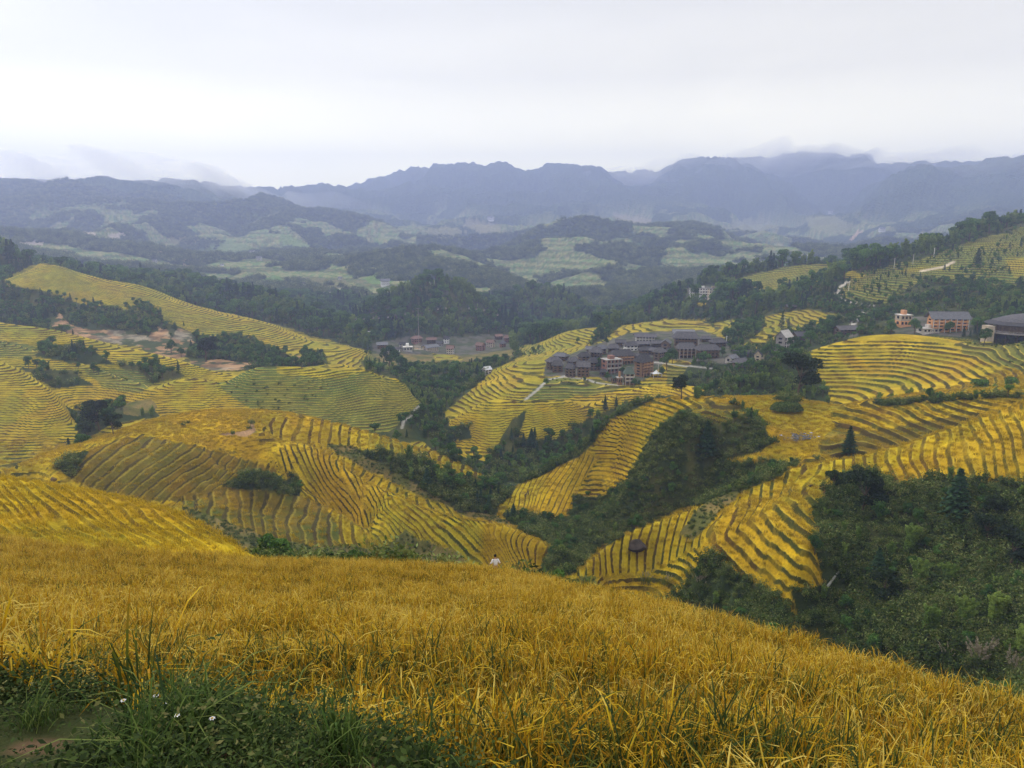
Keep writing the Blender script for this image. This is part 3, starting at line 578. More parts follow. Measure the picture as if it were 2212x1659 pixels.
def lerp(a, b, t): return a[None, :] * (1 - t[:, None]) + b[None, :] * t[:, None]
def V3(*a): return np.array(a, float)
def far_patch(X, Y, Z):
    th = .11 - .12 * smooth(2300, 3600, Y); patch = smooth(.0, .07, fbm(X / 130., Y / 130., 4, 211) - th)
    low = 1 - smooth(-40, 120, Z + 90 * fbm(X / 500., Y / 500., 2, 8)); return np.clip(patch * (.04 + .96 * low), 0, 1)
def cover_colours(X, Y, Z, cl, PH):
    n = len(X); T = np.zeros((n, 3)); Rr = np.zeros((n, 3))
    big = np.clip(.5 + 1.6 * fbm(X / 30., Y / 30., 3, 101), 0, 1); mid = np.clip(.5 + 1.8 * fbm(X / 6., Y / 6., 3, 141), 0, 1)
    kf = np.floor(PH); plot = hsh(kf, np.floor(X / 60 + fbm(X / 40, Y / 40, 1, 4)), 5)     # each paddy ripens on its own
    m = (cl == GOLD) | (cl == PADDY)
    a = lerp(V3(.56, .37, .012), V3(.31, .27, .016), np.clip(big * .7 + plot * .45 - .1, 0, 1))
    a = a * (1 - .35 * (mid[:, None] - .3)) 
    orange = smooth(.55, .9, np.clip(.5 + 1.6 * fbm(X / 18., Y / 18., 3, 177), 0, 1))[:, None]
    a = a * (1 - orange * .4) + V3(.48, .245, .010) * orange * .4
    farm = (smooth(250, 560, Y) + .3 * smooth(260, 300, Y) * (X < -.1 * Y)).clip(0, 1)[:, None]; a = a * (1 - farm) + (a * .58 + V3(.055, .075, .014)) * farm
    T[m] = a[m]
    r = lerp(V3(.046, .042, .010), V3(.085, .048, .012), mid); gr = smooth(.45, .8, np.clip(.5 + 1.7 * fbm(X / 12., Y / 12., 3, 231), 0, 1))[:, None]; r = r * (1 - gr * .6) + V3(.040, .062, .013) * gr * .6; Rr[m] = r[m]
    m = cl == GREEN
    T[m] = lerp(V3(.17, .16, .026), V3(.10, .14, .03), big)[m]; Rr[m] = lerp(V3(.045, .055, .014), V3(.07, .055, .018), mid)[m]
    m = (cl == GREEN) & (Y < 260)
    T[m] = lerp(V3(.20, .125, .013), V3(.085, .10, .017), mid * .6 + big * .5)[m]; Rr[m] = lerp(V3(.038, .036, .012), V3(.06, .042, .014), mid)[m]
    m = cl == WOOD
    T[m] = lerp(V3(.035, .052, .018), V3(.085, .085, .028), mid * big)[m]
    m = cl == DRY
    T[m] = lerp(V3(.20, .15, .05), V3(.10, .105, .03), mid)[m]
    m = cl == EARTH
    e_ = lerp(V3(.30, .185, .095), V3(.22, .19, .13), smooth(.4, .65, big)); e_ = e_ * (.55 + .8 * mid[:, None]); vg = smooth(.60, .72, np.clip(.5 + 1.6 * fbm(X / 9., Y / 9., 3, 277), 0, 1))[:, None]; e_ = e_ * (1 - vg) + V3(.06, .075, .03) * vg; T[m] = e_[m]
    m = cl == ROAD; T[m] = V3(.52, .47, .38)
    m = cl == YARD; T[m] = lerp(V3(.12, .11, .09), V3(.06, .075, .035), mid)[m]
    m = cl == WATER; T[m] = V3(.3, .24, .05)
    m = cl == FAR
    patch = far_patch(X, Y, Z); wood = lerp(V3(.03, .055, .03), V3(.07, .105, .04), mid)
    field = lerp(V3(.15, .24, .07), V3(.32, .30, .13), mid) * (.75 + .5 * (np.floor(Z / 6) % 2))[:, None]
    f_ = wood * (1 - patch[:, None]) + field * patch[:, None]; T[m] = f_[m]
    m = cl == WEED
    T[m] = lerp(V3(.05, .06, .022), V3(.15, .095, .055), smooth(.5, .7, np.clip(.5 + 1.6 * fbm(X / .9, Y / .9, 3, 9), 0, 1)))[m]
    m = (cl != GOLD) & (cl != GREEN); Rr[m] = T[m]
    f = ((cl == GOLD) & (Y < 46)); s_ = V3(.19, .125, .03) * (.6 + .6 * mid[:, None]); T[f] = s_[f]; Rr[f] = T[f] * .6
    return T, Rr

def extra_paint(X, Y, Z, T, Rr, tw): pass

def build_strip(name, s_rows, label_kind='structure'):
    u = np.arange(-.98, .9801, .0016 if name != 'ground' else .004)
    s = np.array(s_rows); U, S = np.meshgrid(u, s); Y = np.exp(S).ravel(); X = U.ravel() * Y
    Zb = base_z(X, Y); cl = cover(X, Y, Zb); Z, ph, tw, _ = full_z(X, Y, cl)
    T, Rr = cover_colours(X, Y, Zb, cl, ph); paint_extras(X, Y, Zb, T, Rr, tw)
    n, mcol = len(s), len(u)
    me = bpy.data.meshes.new(name); me.vertices.add(n * mcol)
    co = np.stack([X, Y, Z], 1).astype(np.float32); me.vertices.foreach_set('co', co.ravel())
    i, j = np.meshgrid(np.arange(n - 1), np.arange(mcol - 1), indexing='ij'); a = (i * mcol + j).ravel()
    F = np.stack([a, a + 1, a + mcol + 1, a + mcol], 1).astype(np.int32)
    me.loops.add(F.size); me.loops.foreach_set('vertex_index', F.ravel()); me.polygons.add(len(F))
    me.polygons.foreach_set('loop_start', np.arange(0, F.size, 4, dtype=np.int32))
    me.update(calc_edges=True)
    me.polygons.foreach_set('use_smooth', np.ones(len(F), bool))
    for nm, arr in (('phase', ph), ('terr', tw), ('dist', smooth(700, 1500, Y)), ('rim', np.where(cl == GREEN, np.where(Y < 260, .35, .75), np.where(cl == GOLD, .35, 0)))):
        at = me.attributes.new(nm, 'FLOAT', 'POINT'); at.data.foreach_set('value', arr.astype(np.float32))
    for nm, arr in (('tread', T), ('riser', Rr)):
        at = me.attributes.new(nm, 'FLOAT_COLOR', 'POINT'); at.data.foreach_set('color', np.column_stack([arr, np.ones(len(arr))]).astype(np.float32).ravel())
    me.materials.append(M_TERRAIN)
    ob = bpy.data.objects.new(name, me); SC.collection.objects.link(ob); ob['kind'] = 'structure'
    return ob
def seg_dist(px, py, P):
    d = np.full(px.shape, 1e9)
    for (x0, y0), (x1, y1) in zip(P[:-1], P[1:]):
        t = np.clip(((px - x0) * (x1 - x0) + (py - y0) * (y1 - y0)) / ((x1 - x0) ** 2 + (y1 - y0) ** 2 + 1e-9), 0, 1)
        d = np.minimum(d, np.hypot(px - x0 - t * (x1 - x0), py - y0 - t * (y1 - y0)))
    return d
# tracks and footpaths on the ground: (Y range, width in m, colour, points)
TRACKS = [
    (480, 680, 3.0, (.55, .50, .42), [(1833, 607), (1815, 620), (1808, 635), (1820, 648), (1850, 655), (1885, 660)]),
    (420, 560, 3.5, (.52, .48, .42), [(1868, 675), (1850, 690), (1840, 705)]),
    (560, 720, 3.0, (.55, .45, .35), [(2060, 565), (2040, 575), (1990, 585)]),
    (380, 470, 1.6, (.40, .38, .34), [(1135, 862), (1160, 842), (1185, 818), (1220, 812), (1262, 818), (1300, 828), (1335, 832), (1355, 826)]),
    (420, 480, 1.6, (.40, .38, .34), [(1410, 782), (1460, 787), (1520, 794), (1545, 797)]),
    (330, 420, 1.3, (.38, .36, .30), [(868, 925), (872, 910), (888, 900), (895, 885), (915, 870), (930, 860)]),
    (700, 800, 2.5, (.6, .5, .4), [(905, 755), (930, 758)]),
    (1100, 1500, 5, (.62, .55, .45), [(690, 640), (720, 632), (735, 625), (760, 632), (740, 645), (720, 648)]),
    (1300, 1900, 4, (.55, .5, .42), [(970, 575), (978, 592), (985, 610)]),
    (1000, 1500, 4, (.5, .48, .4), [(1040, 505), (1090, 530), (1100, 545)]),
]
def paint_extras(X, Y, Z, T, Rr, tw):
    px, py = project(X, Y, Z)
    for y0, y1, w, c, P in TRACKS:
        m = np.nonzero((Y > y0) & (Y < y1))[0]
        if len(m) == 0: continue
        d = seg_dist(px[m], py[m] * 2.2, [(a_, b_ * 2.2) for a_, b_ in P]) * Y[m] / 1658
        k = np.clip(1.5 - d / (w * .5), 0, 1)[:, None]
        for A in (T, Rr): A[m] = A[m] * (1 - k) + V3(*c) * k
        tw[m] = tw[m] * (1 - k[:, 0])
    # bare cuts and bright fields on the far slopes
    for y0, y1, c, P in FAR_MARKS:
        m = np.nonzero((Y > y0) & (Y < y1) & (np.abs(px - P[0][0]) < 400))[0]
        if len(m) == 0: continue
        wx = px[m] + 5 * fbm(X[m] / 60, Y[m] / 60, 2, 9); wy = py[m] + 3 * fbm(X[m] / 60, Y[m] / 60, 2, 19)
        k = inpoly(wx, wy, P); mk = m[k]
        for A in (T, Rr): A[mk] = A[mk] * .25 + V3(*c) * .75
FAR_MARKS = [(y0, y1, c, [(p[i], p[i + 1]) for i in range(0, len(p), 2)]) for y0, y1, c, p in [
    (1200, 3000, (.75, .62, .50), (150, 508, 165, 502, 200, 500, 210, 506, 170, 512)),
    (1200, 3000, (.72, .6, .5), (232, 506, 262, 498, 290, 505, 268, 508, 240, 520)),
    (1200, 3000, (.72, .6, .5), (38, 522, 60, 519, 95, 522, 90, 530, 45, 529)),
    (1200, 3000, (.7, .58, .45), (0, 520, 14, 522, 10, 530, 0, 530)),
    (1200, 2600, (.6, .42, .3), (320, 545, 355, 535, 352, 545, 325, 556)),
    (1200, 2600, (.6, .42, .3), (385, 560, 400, 556, 412, 572, 402, 578)),
    (1200, 2600, (.30, .27, .12), (365, 508, 420, 512, 425, 530, 370, 528)),
    (1200, 2600, (.22, .30, .09), (415, 545, 480, 515, 560, 540, 500, 560, 440, 565)),
    (1200, 2600, (.20, .30, .08), (605, 505, 640, 515, 700, 545, 640, 540, 610, 530)),
    (1000, 2000, (.20, .34, .07), (785, 600, 820, 585, 850, 608, 835, 615, 800, 612)),
    (1000, 2000, (.18, .32, .07), (565, 605, 600, 596, 620, 612, 600, 628, 570, 620)),
    (1000, 2200, (.24, .22, .10), (640, 600, 740, 605, 770, 620, 700, 625, 650, 615)),
    (1100, 2600, (.16, .26, .08), (1400, 620, 1440, 613, 1460, 628, 1430, 640, 1405, 635)),
    (1300, 2600, (.14, .26, .06), (1380, 540, 1360, 512, 1385, 520, 1395, 540)),
    (1300, 2600, (.15, .25, .08), (1350, 590, 1400, 565, 1390, 575, 1360, 605)),
    (2400, 6000, (.75, .5, .36), (1835, 520, 1850, 498, 1860, 500, 1848, 512, 1838, 522)),
    (2400, 6000, (.4, .36, .2), (1010, 470, 1060, 480, 1090, 500, 1040, 505, 1000, 490)),
    (2400, 6000, (.36, .34, .16), (900, 500, 960, 488, 1010, 500, 960, 515)),
    (2400, 6000, (.34, .34, .16), (1580, 480, 1640, 468, 1680, 490, 1640, 505, 1590, 500)),
    (2400, 6000, (.34, .34, .16), (1740, 470, 1800, 465, 1850, 490, 1800, 505, 1750, 495)),
    (2400, 6000, (.42, .35, .2), (1320, 460, 1400, 470, 1420, 490, 1340, 485)),
]]
S_NEAR = rows(.5, 30, .011); S_NEAR.append(math.log(30))
S_HILL = [math.log(30)] + rows(30.2, 60, .006) + rows(60, 700, .0024) + rows(700, 1150, .004) + [math.log(1150)]
S_MTN = [math.log(1150)] + rows(1155, 6000, .0055)
build_strip('ground', S_NEAR); build_strip('hills', S_HILL); build_strip('mountains', S_MTN)

def fog_bank(profile, y0, y1, thick, dens, sd=7.0):
    # a long soft-edged bank: lens-shaped across, ragged along both edges, thinning out at both ends
    a_, b_ = profile[0][0], profile[-1][0]; xs = np.linspace(a_, b_, 220); V = []; F = []
    for i, px in enumerate(xs):
        pb = np.interp(px, [p[0] for p in profile], [p[1] for p in profile])
        pb += float(30 * fbm(np.array([px / 130.]), np.array([y0 / 100. + sd]), 4, 7)[0])
        u, e = uv_e(px, pb + 24); zb = e * y1; u2 = (px - 1106) / 1658 / CT
        end = min(1, (px - a_) / 260 + .01, (b_ - px) / 260 + .01); end = end * end * (3 - 2 * end)
        w = float(.75 + .9 * fbm(np.array([px / 80.]), np.array([3.3 + sd]), 4, 5)[0]) * end; tz = thick * (.8 + 1.0 * float(fbm(np.array([px / 160.]), np.array([8.3 + sd]), 3, 5)[0])) * (.2 + .8 * end)
        for q in range(10):
            t = 6.2832 * q / 10; V.append((u2 * y1, y1 - (y1 - y0) * w * .5 * (1 - math.cos(t)), zb + tz * (.5 + .5 * math.sin(t - .9)) ))
        if i:
            a = (i - 1) * 10; b = i * 10
            for k in range(10): F.append((a + k, a + (k + 1) % 10, b + (k + 1) % 10, b + k))
    n = len(xs) * 10; F.append(tuple(range(9, -1, -1))); F.append(tuple(range(n - 10, n)))
    me = bpy.data.meshes.new('cloud_bank'); me.from_pydata(V, [], F); me.materials.append(M_CLOUD if dens is None else volume_mat('cloud_bank', (1, 1, 1), dens, .93))
    bm = bmesh.new(); bm.from_mesh(me); bmesh.ops.recalc_face_normals(bm, faces=bm.faces); bm.to_mesh(me); bm.free()
    o = bpy.data.objects.new('cloud_bank', me); SC.collection.objects.link(o); o['kind'] = 'stuff'
fog_bank([(-900, 400), (100, 406), (200, 398), (480, 398), (640, 418), (860, 430)], 2700, 3350, 120, .0028, 1.0)
fog_bank([(1060, 372), (1120, 376), (1160, 388), (1240, 392), (1300, 394), (1450, 376), (1600, 362), (1700, 352), (1900, 356), (2000, 370), (2900, 370)], 4500, 5350, 170, .0024, 2.0)
fog_bank([(1150, 386), (1300, 394), (1450, 376), (1600, 362), (1700, 352), (1900, 356), (2000, 370), (2900, 370)], 4700, 5300, 130, .0024, 4.4)
fog_bank([(1650, 340), (1950, 362), (2100, 358), (2212, 356), (2900, 340)], 3300, 3850, 90, .0026, 3.0)
print('terrain done')
# ------------------------------------------------------------------ vegetation: leaf and blade meshes
RNG = np.random.default_rng(11)
def quad_mesh(name, Q, tone, mat, parent=None, tri=None, tone2=None):
    # Q: (n, k, 3) faces of k corners ; tone: per-face value
    n, k, _ = Q.shape
    me = bpy.data.meshes.new(name); me.vertices.add(n * k); me.vertices.foreach_set('co', Q.reshape(-1).astype(np.float32))
    me.loops.add(n * k); me.loops.foreach_set('vertex_index', np.arange(n * k, dtype=np.int32)); me.polygons.add(n)
    me.polygons.foreach_set('loop_start', np.arange(0, n * k, k, dtype=np.int32)); me.update(calc_edges=True)
    at = me.attributes.new('tone', 'FLOAT', 'POINT'); at.data.foreach_set('value', np.repeat(tone, k).astype(np.float32))
    at = me.attributes.new('kind2', 'FLOAT', 'POINT'); at.data.foreach_set('value', np.repeat(tone2 if tone2 is not None else np.zeros(n), k).astype(np.float32))
    me.materials.append(mat); me.polygons.foreach_set('use_smooth', np.zeros(n, bool))
    return me
def leaf_mat(name, stops, rnd=.35, transl=.3, hue=None):
    m, t, b = make_mat(name)
    a = node(t, 'ShaderNodeAttribute', attribute_name='tone'); oi = node(t, 'ShaderNodeObjectInfo')
    fac = math_(t, 'ADD', a.outputs['Fac'], math_(t, 'MULTIPLY', math_(t, 'SUBTRACT', oi.outputs['Random'], .5), rnd))
    nz = noise(t, oi.outputs['Location'], .06 if 'rice_leaf' != name else .32, 3)
    fac = math_(t, 'ADD', fac, math_(t, 'MULTIPLY', math_(t, 'SUBTRACT', nz, .5), rnd if 'rice_leaf' != name else 1.1))
    c = ramp(t, fac, stops); t.links.new(c, b.inputs['Base Color'])
    tr = node(t, 'ShaderNodeBsdfTranslucent'); t.links.new(c, tr.inputs['Color'])
    mx = node(t, 'ShaderNodeMixShader'); mx.inputs[0].default_value = transl
    o = [n for n in t.nodes if n.type == 'OUTPUT_MATERIAL'][0]
    t.links.new(b.outputs[0], mx.inputs[1]); t.links.new(tr.outputs[0], mx.inputs[2]); t.links.new(mx.outputs[0], o.inputs[0])
    b.inputs['Roughness'].default_value = .8; b.inputs['Specular IOR Level'].default_value = .12
    return m
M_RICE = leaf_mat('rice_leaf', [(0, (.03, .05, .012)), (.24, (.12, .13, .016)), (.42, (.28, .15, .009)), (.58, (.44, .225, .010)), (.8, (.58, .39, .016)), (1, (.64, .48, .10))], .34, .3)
M_RICE_FAR = leaf_mat('rice_leaf_far', [(0, (.18, .15, .018)), (.3, (.38, .25, .014)), (.6, (.56, .38, .016)), (1, (.68, .49, .028))], .3, .25)
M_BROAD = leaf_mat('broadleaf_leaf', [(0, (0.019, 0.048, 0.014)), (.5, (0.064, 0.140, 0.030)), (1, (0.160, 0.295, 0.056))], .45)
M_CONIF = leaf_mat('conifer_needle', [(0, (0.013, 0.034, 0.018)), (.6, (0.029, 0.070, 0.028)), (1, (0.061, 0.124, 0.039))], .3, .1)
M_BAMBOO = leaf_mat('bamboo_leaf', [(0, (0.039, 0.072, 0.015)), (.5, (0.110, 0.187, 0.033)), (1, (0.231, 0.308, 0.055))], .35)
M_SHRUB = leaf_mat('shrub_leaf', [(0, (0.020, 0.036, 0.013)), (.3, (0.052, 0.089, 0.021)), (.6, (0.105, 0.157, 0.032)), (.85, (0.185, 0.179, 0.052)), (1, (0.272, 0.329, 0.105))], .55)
M_WEED = leaf_mat('weed_leaf', [(0, (.008, .014, .006)), (.45, (.024, .042, .011)), (.8, (.065, .10, .022)), (1, (.18, .17, .06))], .3)
M_GRASS = leaf_mat('grass_blade', [(0, (.02, .04, .012)), (.5, (.06, .11, .02)), (1, (.2, .24, .06))], .3)
M_PLUME = leaf_mat('plume', [(0, (.20, .165, .10)), (1, (.44, .38, .27))], .3)
def bark_mat():
    m, t, b = make_mat('bark'); geo = node(t, 'ShaderNodeNewGeometry')
    t.links.new(ramp(t, noise(t, geo.outputs['Position'], 6, 4), [(.3, (.05, .035, .025)), (.7, (.16, .12, .09))]), b.inputs['Base Color']); return m
M_BARK = bark_mat()

def unit(v): return v / (np.linalg.norm(v, axis=-1, keepdims=True) + 1e-9)
def leaves(P, N, size, asp=1.6, jit=.8, rng=RNG):
    # quads (diamond-ish) at P with preferred normal N
    n = len(P); nr = unit(N + rng.normal(0, jit, (n, 3))); a = unit(np.cross(nr, rng.normal(0, 1, (n, 3)))); b = np.cross(nr, a)
    s = (size * rng.uniform(.6, 1.3, n))[:, None]
    return np.stack([P - a * s * asp * .5, P + b * s * .42 + a * s * .05, P + a * s * asp * .5, P - b * s * .42 + a * s * .05], 1)
def crown_quads(lobes, n, size, rng, shell=.55, asp=1.5):
    w = np.array([l[3] ** 2 for l in lobes]); w = w / w.sum(); k = rng.choice(len(lobes), n, p=w)
    L = np.array([l[:3] for l in lobes])[k]; R = np.array([l[3] for l in lobes])[k]
    d = unit(rng.normal(0, 1, (n, 3))); d[:, 2] = np.where(d[:, 2] < -.5, -d[:, 2], d[:, 2]); r = R * (shell + (1.08 - shell) * rng.random(n) ** .6)
    lob_tone = rng.uniform(-.18, .18, len(lobes))[k]
    P = L + d * r[:, None] * np.array([1, 1, .85])
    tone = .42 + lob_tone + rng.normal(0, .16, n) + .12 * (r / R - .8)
    return leaves(P, d, size, asp, .7, rng), np.clip(tone, 0, 1)
def tube(pts, rad, k=6):
    pts = np.array(pts, float); Q = []
    prev = None
    for i, p in enumerate(pts):
        d = unit((pts[min(i + 1, len(pts) - 1)] - pts[max(i - 1, 0)])[None])[0]
        a = unit(np.cross(d, [.31, .95, .1])[None])[0]; b = np.cross(d, a)
        ring = [p + rad[i] * (a * math.cos(2 * math.pi * j / k) + b * math.sin(2 * math.pi * j / k)) for j in range(k)]
        if prev is not None:
            for j in range(k): Q.append([prev[j], prev[(j + 1) % k], ring[(j + 1) % k], ring[j]])
        prev = ring
    return np.array(Q)
def broadleaf(seed, h=7.0, n=1500, size=.34, wide=1.0):
    rng = np.random.default_rng(seed); lobes = []; T = []
    th = h * .45; lean = rng.normal(0, .25, 2)
    T.append(tube([(0, 0, -.6), (lean[0] * .3, lean[1] * .3, th * .5), (lean[0], lean[1], th), (lean[0], lean[1], h * .8)], [h * .028, h * .022, h * .017, h * .006]))
    for i in range(9):
        a = rng.uniform(0, 6.28); rr = h * wide * rng.uniform(.08, .27); z = h * rng.uniform(.38, .86)
        p = (lean[0] + rr * math.cos(a), lean[1] + rr * math.sin(a), z); lobes.append((*p, h * rng.uniform(.12, .2)))
        T.append(tube([(lean[0] * .6, lean[1] * .6, z * .55), ((lean[0] + p[0]) / 2, (lean[1] + p[1]) / 2, z * .82), p], [h * .01, h * .007, h * .003], 4))
    lobes.append((lean[0], lean[1], h * .86, h * .15))
    q, t = crown_quads(lobes, n, size, rng, .5); return q, t, np.concatenate(T)
def conifer(seed, h=7.0, n=1100, size=.36, w=.24):
    rng = np.random.default_rng(seed)
    z = h * (.08 + .92 * rng.random(n) ** .8); tier = np.round(z / (h / 15)) * (h / 15); z = z * .35 + tier * .65
    R = h * w * (1 - z / h) ** .8 * (1 + .2 * np.sin(z * 7)); a = rng.uniform(0, 6.28, n); br = np.floor(a / 6.28 * 9 + tier * 3.1)
    a = a * .4 + .6 * (br - tier * 3.1) * 6.28 / 9; r = R * rng.random(n) ** .6
    P = np.stack([r * np.cos(a), r * np.sin(a), z - r * .32], 1); N = np.stack([np.cos(a) * .5, np.sin(a) * .5, np.ones(n)], 1)
    q = leaves(P, N, size, 1.9, .45, rng)
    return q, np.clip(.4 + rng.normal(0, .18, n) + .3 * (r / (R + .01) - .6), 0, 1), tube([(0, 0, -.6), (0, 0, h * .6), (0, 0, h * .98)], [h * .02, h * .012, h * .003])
def bamboo(seed, h=7.0, n=1500, size=.30, culms=11):
    rng = np.random.default_rng(seed); Q = []; T = []; TR = []
    for c in range(culms):
        a = rng.uniform(0, 6.28); b0 = rng.normal(0, h * .05, 2); hh = h * rng.uniform(.7, 1.05); out_ = h * rng.uniform(.06, .24)
        t = np.linspace(0, 1, 7); pts = np.stack([b0[0] + out_ * np.cos(a) * t ** 2.2, b0[1] + out_ * np.sin(a) * t ** 2.2, hh * (t - .16 * t ** 4) - .3], 1)
        TR.append(tube(pts, np.linspace(.035, .008, 7), 4))
        m = n // culms; s = .22 + .78 * rng.random(m); cpt = np.stack([np.interp(s, t, pts[:, i]) for i in range(3)], 1)
        rr = h * .085 * (1.15 - s)[:, None] * 1.4 + .12
        d = unit(rng.normal(0, 1, (m, 3)) * [1, 1, .45]); P = cpt + d * rr * rng.random((m, 1)) ** .5; P[:, 2] -= .05 * h * rng.random(m)
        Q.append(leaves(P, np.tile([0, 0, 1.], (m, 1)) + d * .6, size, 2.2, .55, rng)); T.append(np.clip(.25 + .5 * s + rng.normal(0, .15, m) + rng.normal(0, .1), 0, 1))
    return np.concatenate(Q), np.concatenate(T), np.concatenate(TR)
def shrub(seed, h=1.6, n=420, size=.2):
    rng = np.random.default_rng(seed); lobes = [(rng.normal(0, h * .35), rng.normal(0, h * .35), h * rng.uniform(.15, .6), h * rng.uniform(.25, .42)) for _ in range(6)]
    q, t = crown_quads(lobes, n, size, rng, .4)
    # a few upright stems of leaves
    m = n // 5; P = np.stack([rng.normal(0, h * .4, m), rng.normal(0, h * .4, m), h * rng.uniform(.4, 1.15, m)], 1)
    q2 = leaves(P, rng.normal(0, 1, (m, 3)), size * .8, 2.2, 1, rng)
    return np.concatenate([q, q2]), np.concatenate([t, np.clip(.6 + rng.normal(0, .25, m), 0, 1)]), None
def blades(n, spread, h0, h1, w, rng, bend=(.1, .5), segs=4, droop=0.0):
    a = rng.uniform(0, 6.28, n); base = np.stack([rng.normal(0, spread, n), rng.normal(0, spread, n), np.zeros(n)], 1)
    h = rng.uniform(h0, h1, n); out_ = h * rng.uniform(bend[0], bend[1], n); d = np.stack([np.cos(a), np.sin(a), np.zeros(n)], 1); sd = np.stack([-np.sin(a), np.cos(a), np.zeros(n)], 1)
    tw = rng.uniform(-.9, .9, n)[:, None]; sd = unit(sd + d * tw); ts = np.linspace(0, 1, segs + 1); Q = []
    dr = rng.random(n) < droop
    for t0, t1 in zip(ts[:-1], ts[1:]):
        def P(t):
            z = h * np.where(dr, 1.85 * t - 1.25 * t ** 2, t - .12 * t ** 3)
            return base + d * (out_ * t ** np.where(dr, 1.25, 1.8) * np.where(dr, 1.5, 1))[:, None] + np.stack([0 * z, 0 * z, z], 1)
        w0 = w * (1 - t0 ** 2.6) * (.35 + .9 * t0) * .6; w1 = w * (1 - t1 ** 2.6) * (.35 + .9 * t1) * .6
        Q.append(np.stack([P(t0) - sd * w0, P(t0) + sd * w0, P(t1) + sd * w1, P(t1) - sd * w1], 1))
    return Q
def rice_tuft(seed, n=20, spread=.07, h=(.5, .95), w=.019, mat=None, name='rice_tuft', tones=(.55, .23), ears=.2, segs=5):
    rng = np.random.default_rng(seed); Q = blades(n, spread, h[0], h[1], w, rng, (.10, .6), segs, .4)
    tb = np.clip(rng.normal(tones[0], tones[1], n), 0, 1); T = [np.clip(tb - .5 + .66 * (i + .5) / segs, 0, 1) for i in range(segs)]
    ne = int(n * ears)
    if ne:
        E = blades(ne, spread, h[0] * 1.05, h[1] * 1.0, w * .5, rng, (.15, .5), 3, 1.0)
        Q += E[:2]; T += [np.full(ne, .35)] * 2
        a = E[2]; c = a.mean(1, keepdims=True)     # the drooping ear: thicker strip
        for k in range(2): Q.append(c + (a - c) * np.array([1.5, 1.5, 1.1]) + rng.normal(0, w * .5, (ne, 1, 3))); T.append(np.clip(rng.normal(.86, .08, ne), 0, 1))
    return quad_mesh(name, np.concatenate(Q), np.concatenate(T), mat or M_RICE)

HIDDEN = {}
def proto_collection(name, meshes):
    c = bpy.data.collections.new(name)
    for i, me in enumerate(meshes):
        o = bpy.data.objects.new('%s_%02d' % (name, i), me); c.objects.link(o)
    return c
def tree_mesh(name, gen, mat, *a, **k):
    q, t, tr = gen(*a, **k)
    me = quad_mesh(name, q, t, mat)
    if tr is None: return me
    mt = quad_mesh(name + '_t', tr, np.full(len(tr), .4), M_BARK)
    bm = bmesh.new(); bm.from_mesh(me); nf = len(bm.faces); bm.from_mesh(mt); bm.faces.ensure_lookup_table()
    for f in bm.faces[nf:]: f.material_index = 1
    me.materials.append(M_BARK); bm.to_mesh(me); bm.free(); return me

def scatter_object(name, pts, rot, scl, idx, coll, label=None):
    me = bpy.data.meshes.new(name); me.vertices.add(len(pts)); me.vertices.foreach_set('co', np.asarray(pts, np.float32).ravel())
    for nm, arr, ty in (('rotz', rot, 'FLOAT'), ('scl', scl, 'FLOAT'), ('idx', idx, 'INT')):
        at = me.attributes.new(nm, ty, 'POINT'); at.data.foreach_set('value', np.asarray(arr, np.float32 if ty == 'FLOAT' else np.int32))
    ob = bpy.data.objects.new(name, me); SC.collection.objects.link(ob); ob['kind'] = 'stuff'
    if label: ob['label'] = label
    g = bpy.data.node_groups.new(name, 'GeometryNodeTree')
    g.interface.new_socket('Geometry', in_out='INPUT', socket_type='NodeSocketGeometry'); g.interface.new_socket('Geometry', in_out='OUTPUT', socket_type='NodeSocketGeometry')
    gi = g.nodes.new('NodeGroupInput'); go = g.nodes.new('NodeGroupOutput'); ip = g.nodes.new('GeometryNodeInstanceOnPoints'); ci = g.nodes.new('GeometryNodeCollectionInfo')
    ci.inputs['Collection'].default_value = coll; ci.inputs['Separate Children'].default_value = True; ci.inputs['Reset Children'].default_value = True
    def at(n, ty):
        a = g.nodes.new('GeometryNodeInputNamedAttribute'); a.data_type = ty; a.inputs['Name'].default_value = n; return a.outputs[0]
    cx = g.nodes.new('ShaderNodeCombineXYZ'); g.links.new(at('rotz', 'FLOAT'), cx.inputs[2])
    L = g.links.new
    L(gi.outputs[0], ip.inputs['Points']); L(ci.outputs[0], ip.inputs['Instance']); ip.inputs['Pick Instance'].default_value = True
    L(at('idx', 'INT'), ip.inputs['Instance Index']); L(cx.outputs[0], ip.inputs['Rotation']); L(at('scl', 'FLOAT'), ip.inputs['Scale']); L(ip.outputs[0], go.inputs[0])
    md = ob.modifiers.new('scatter', 'NODES'); md.node_group = g
    return ob

def scatter_points(y0, y1, spacing, seed, umax=.86, jitter=.5):
    # roughly even points on the ground in the wedge the view covers, spacing in metres
    rng = np.random.default_rng(seed); xs = np.arange(-umax * y1, umax * y1, spacing); ys = np.arange(y0, y1, spacing)
    X, Y = np.meshgrid(xs, ys); X = X.ravel() + rng.uniform(-jitter, jitter, X.size) * spacing; Y = Y.ravel() + rng.uniform(-jitter, jitter, Y.size) * spacing
    m = (np.abs(X) < umax * Y + 1) & (Y > y0) & (Y < y1); return X[m], Y[m], rng
def visible_mask(X, Y, Z, h):
    # keep what the photograph's side of the hills can show (plus a margin): compare with the nearer horizon on the coarse grid
    u = X / Y; s = np.log(Y); hz = HORIZON(u, s); return (Z + h) / Y > hz - .012
US = np.arange(-1.0, 1.0001, .01); SS = np.arange(math.log(2), math.log(2600), .01)
_u, _s = np.meshgrid(US, SS); _E = base_z(_u * np.exp(_s), np.exp(_s)) / np.exp(_s); _H = np.maximum.accumulate(_E, axis=0)
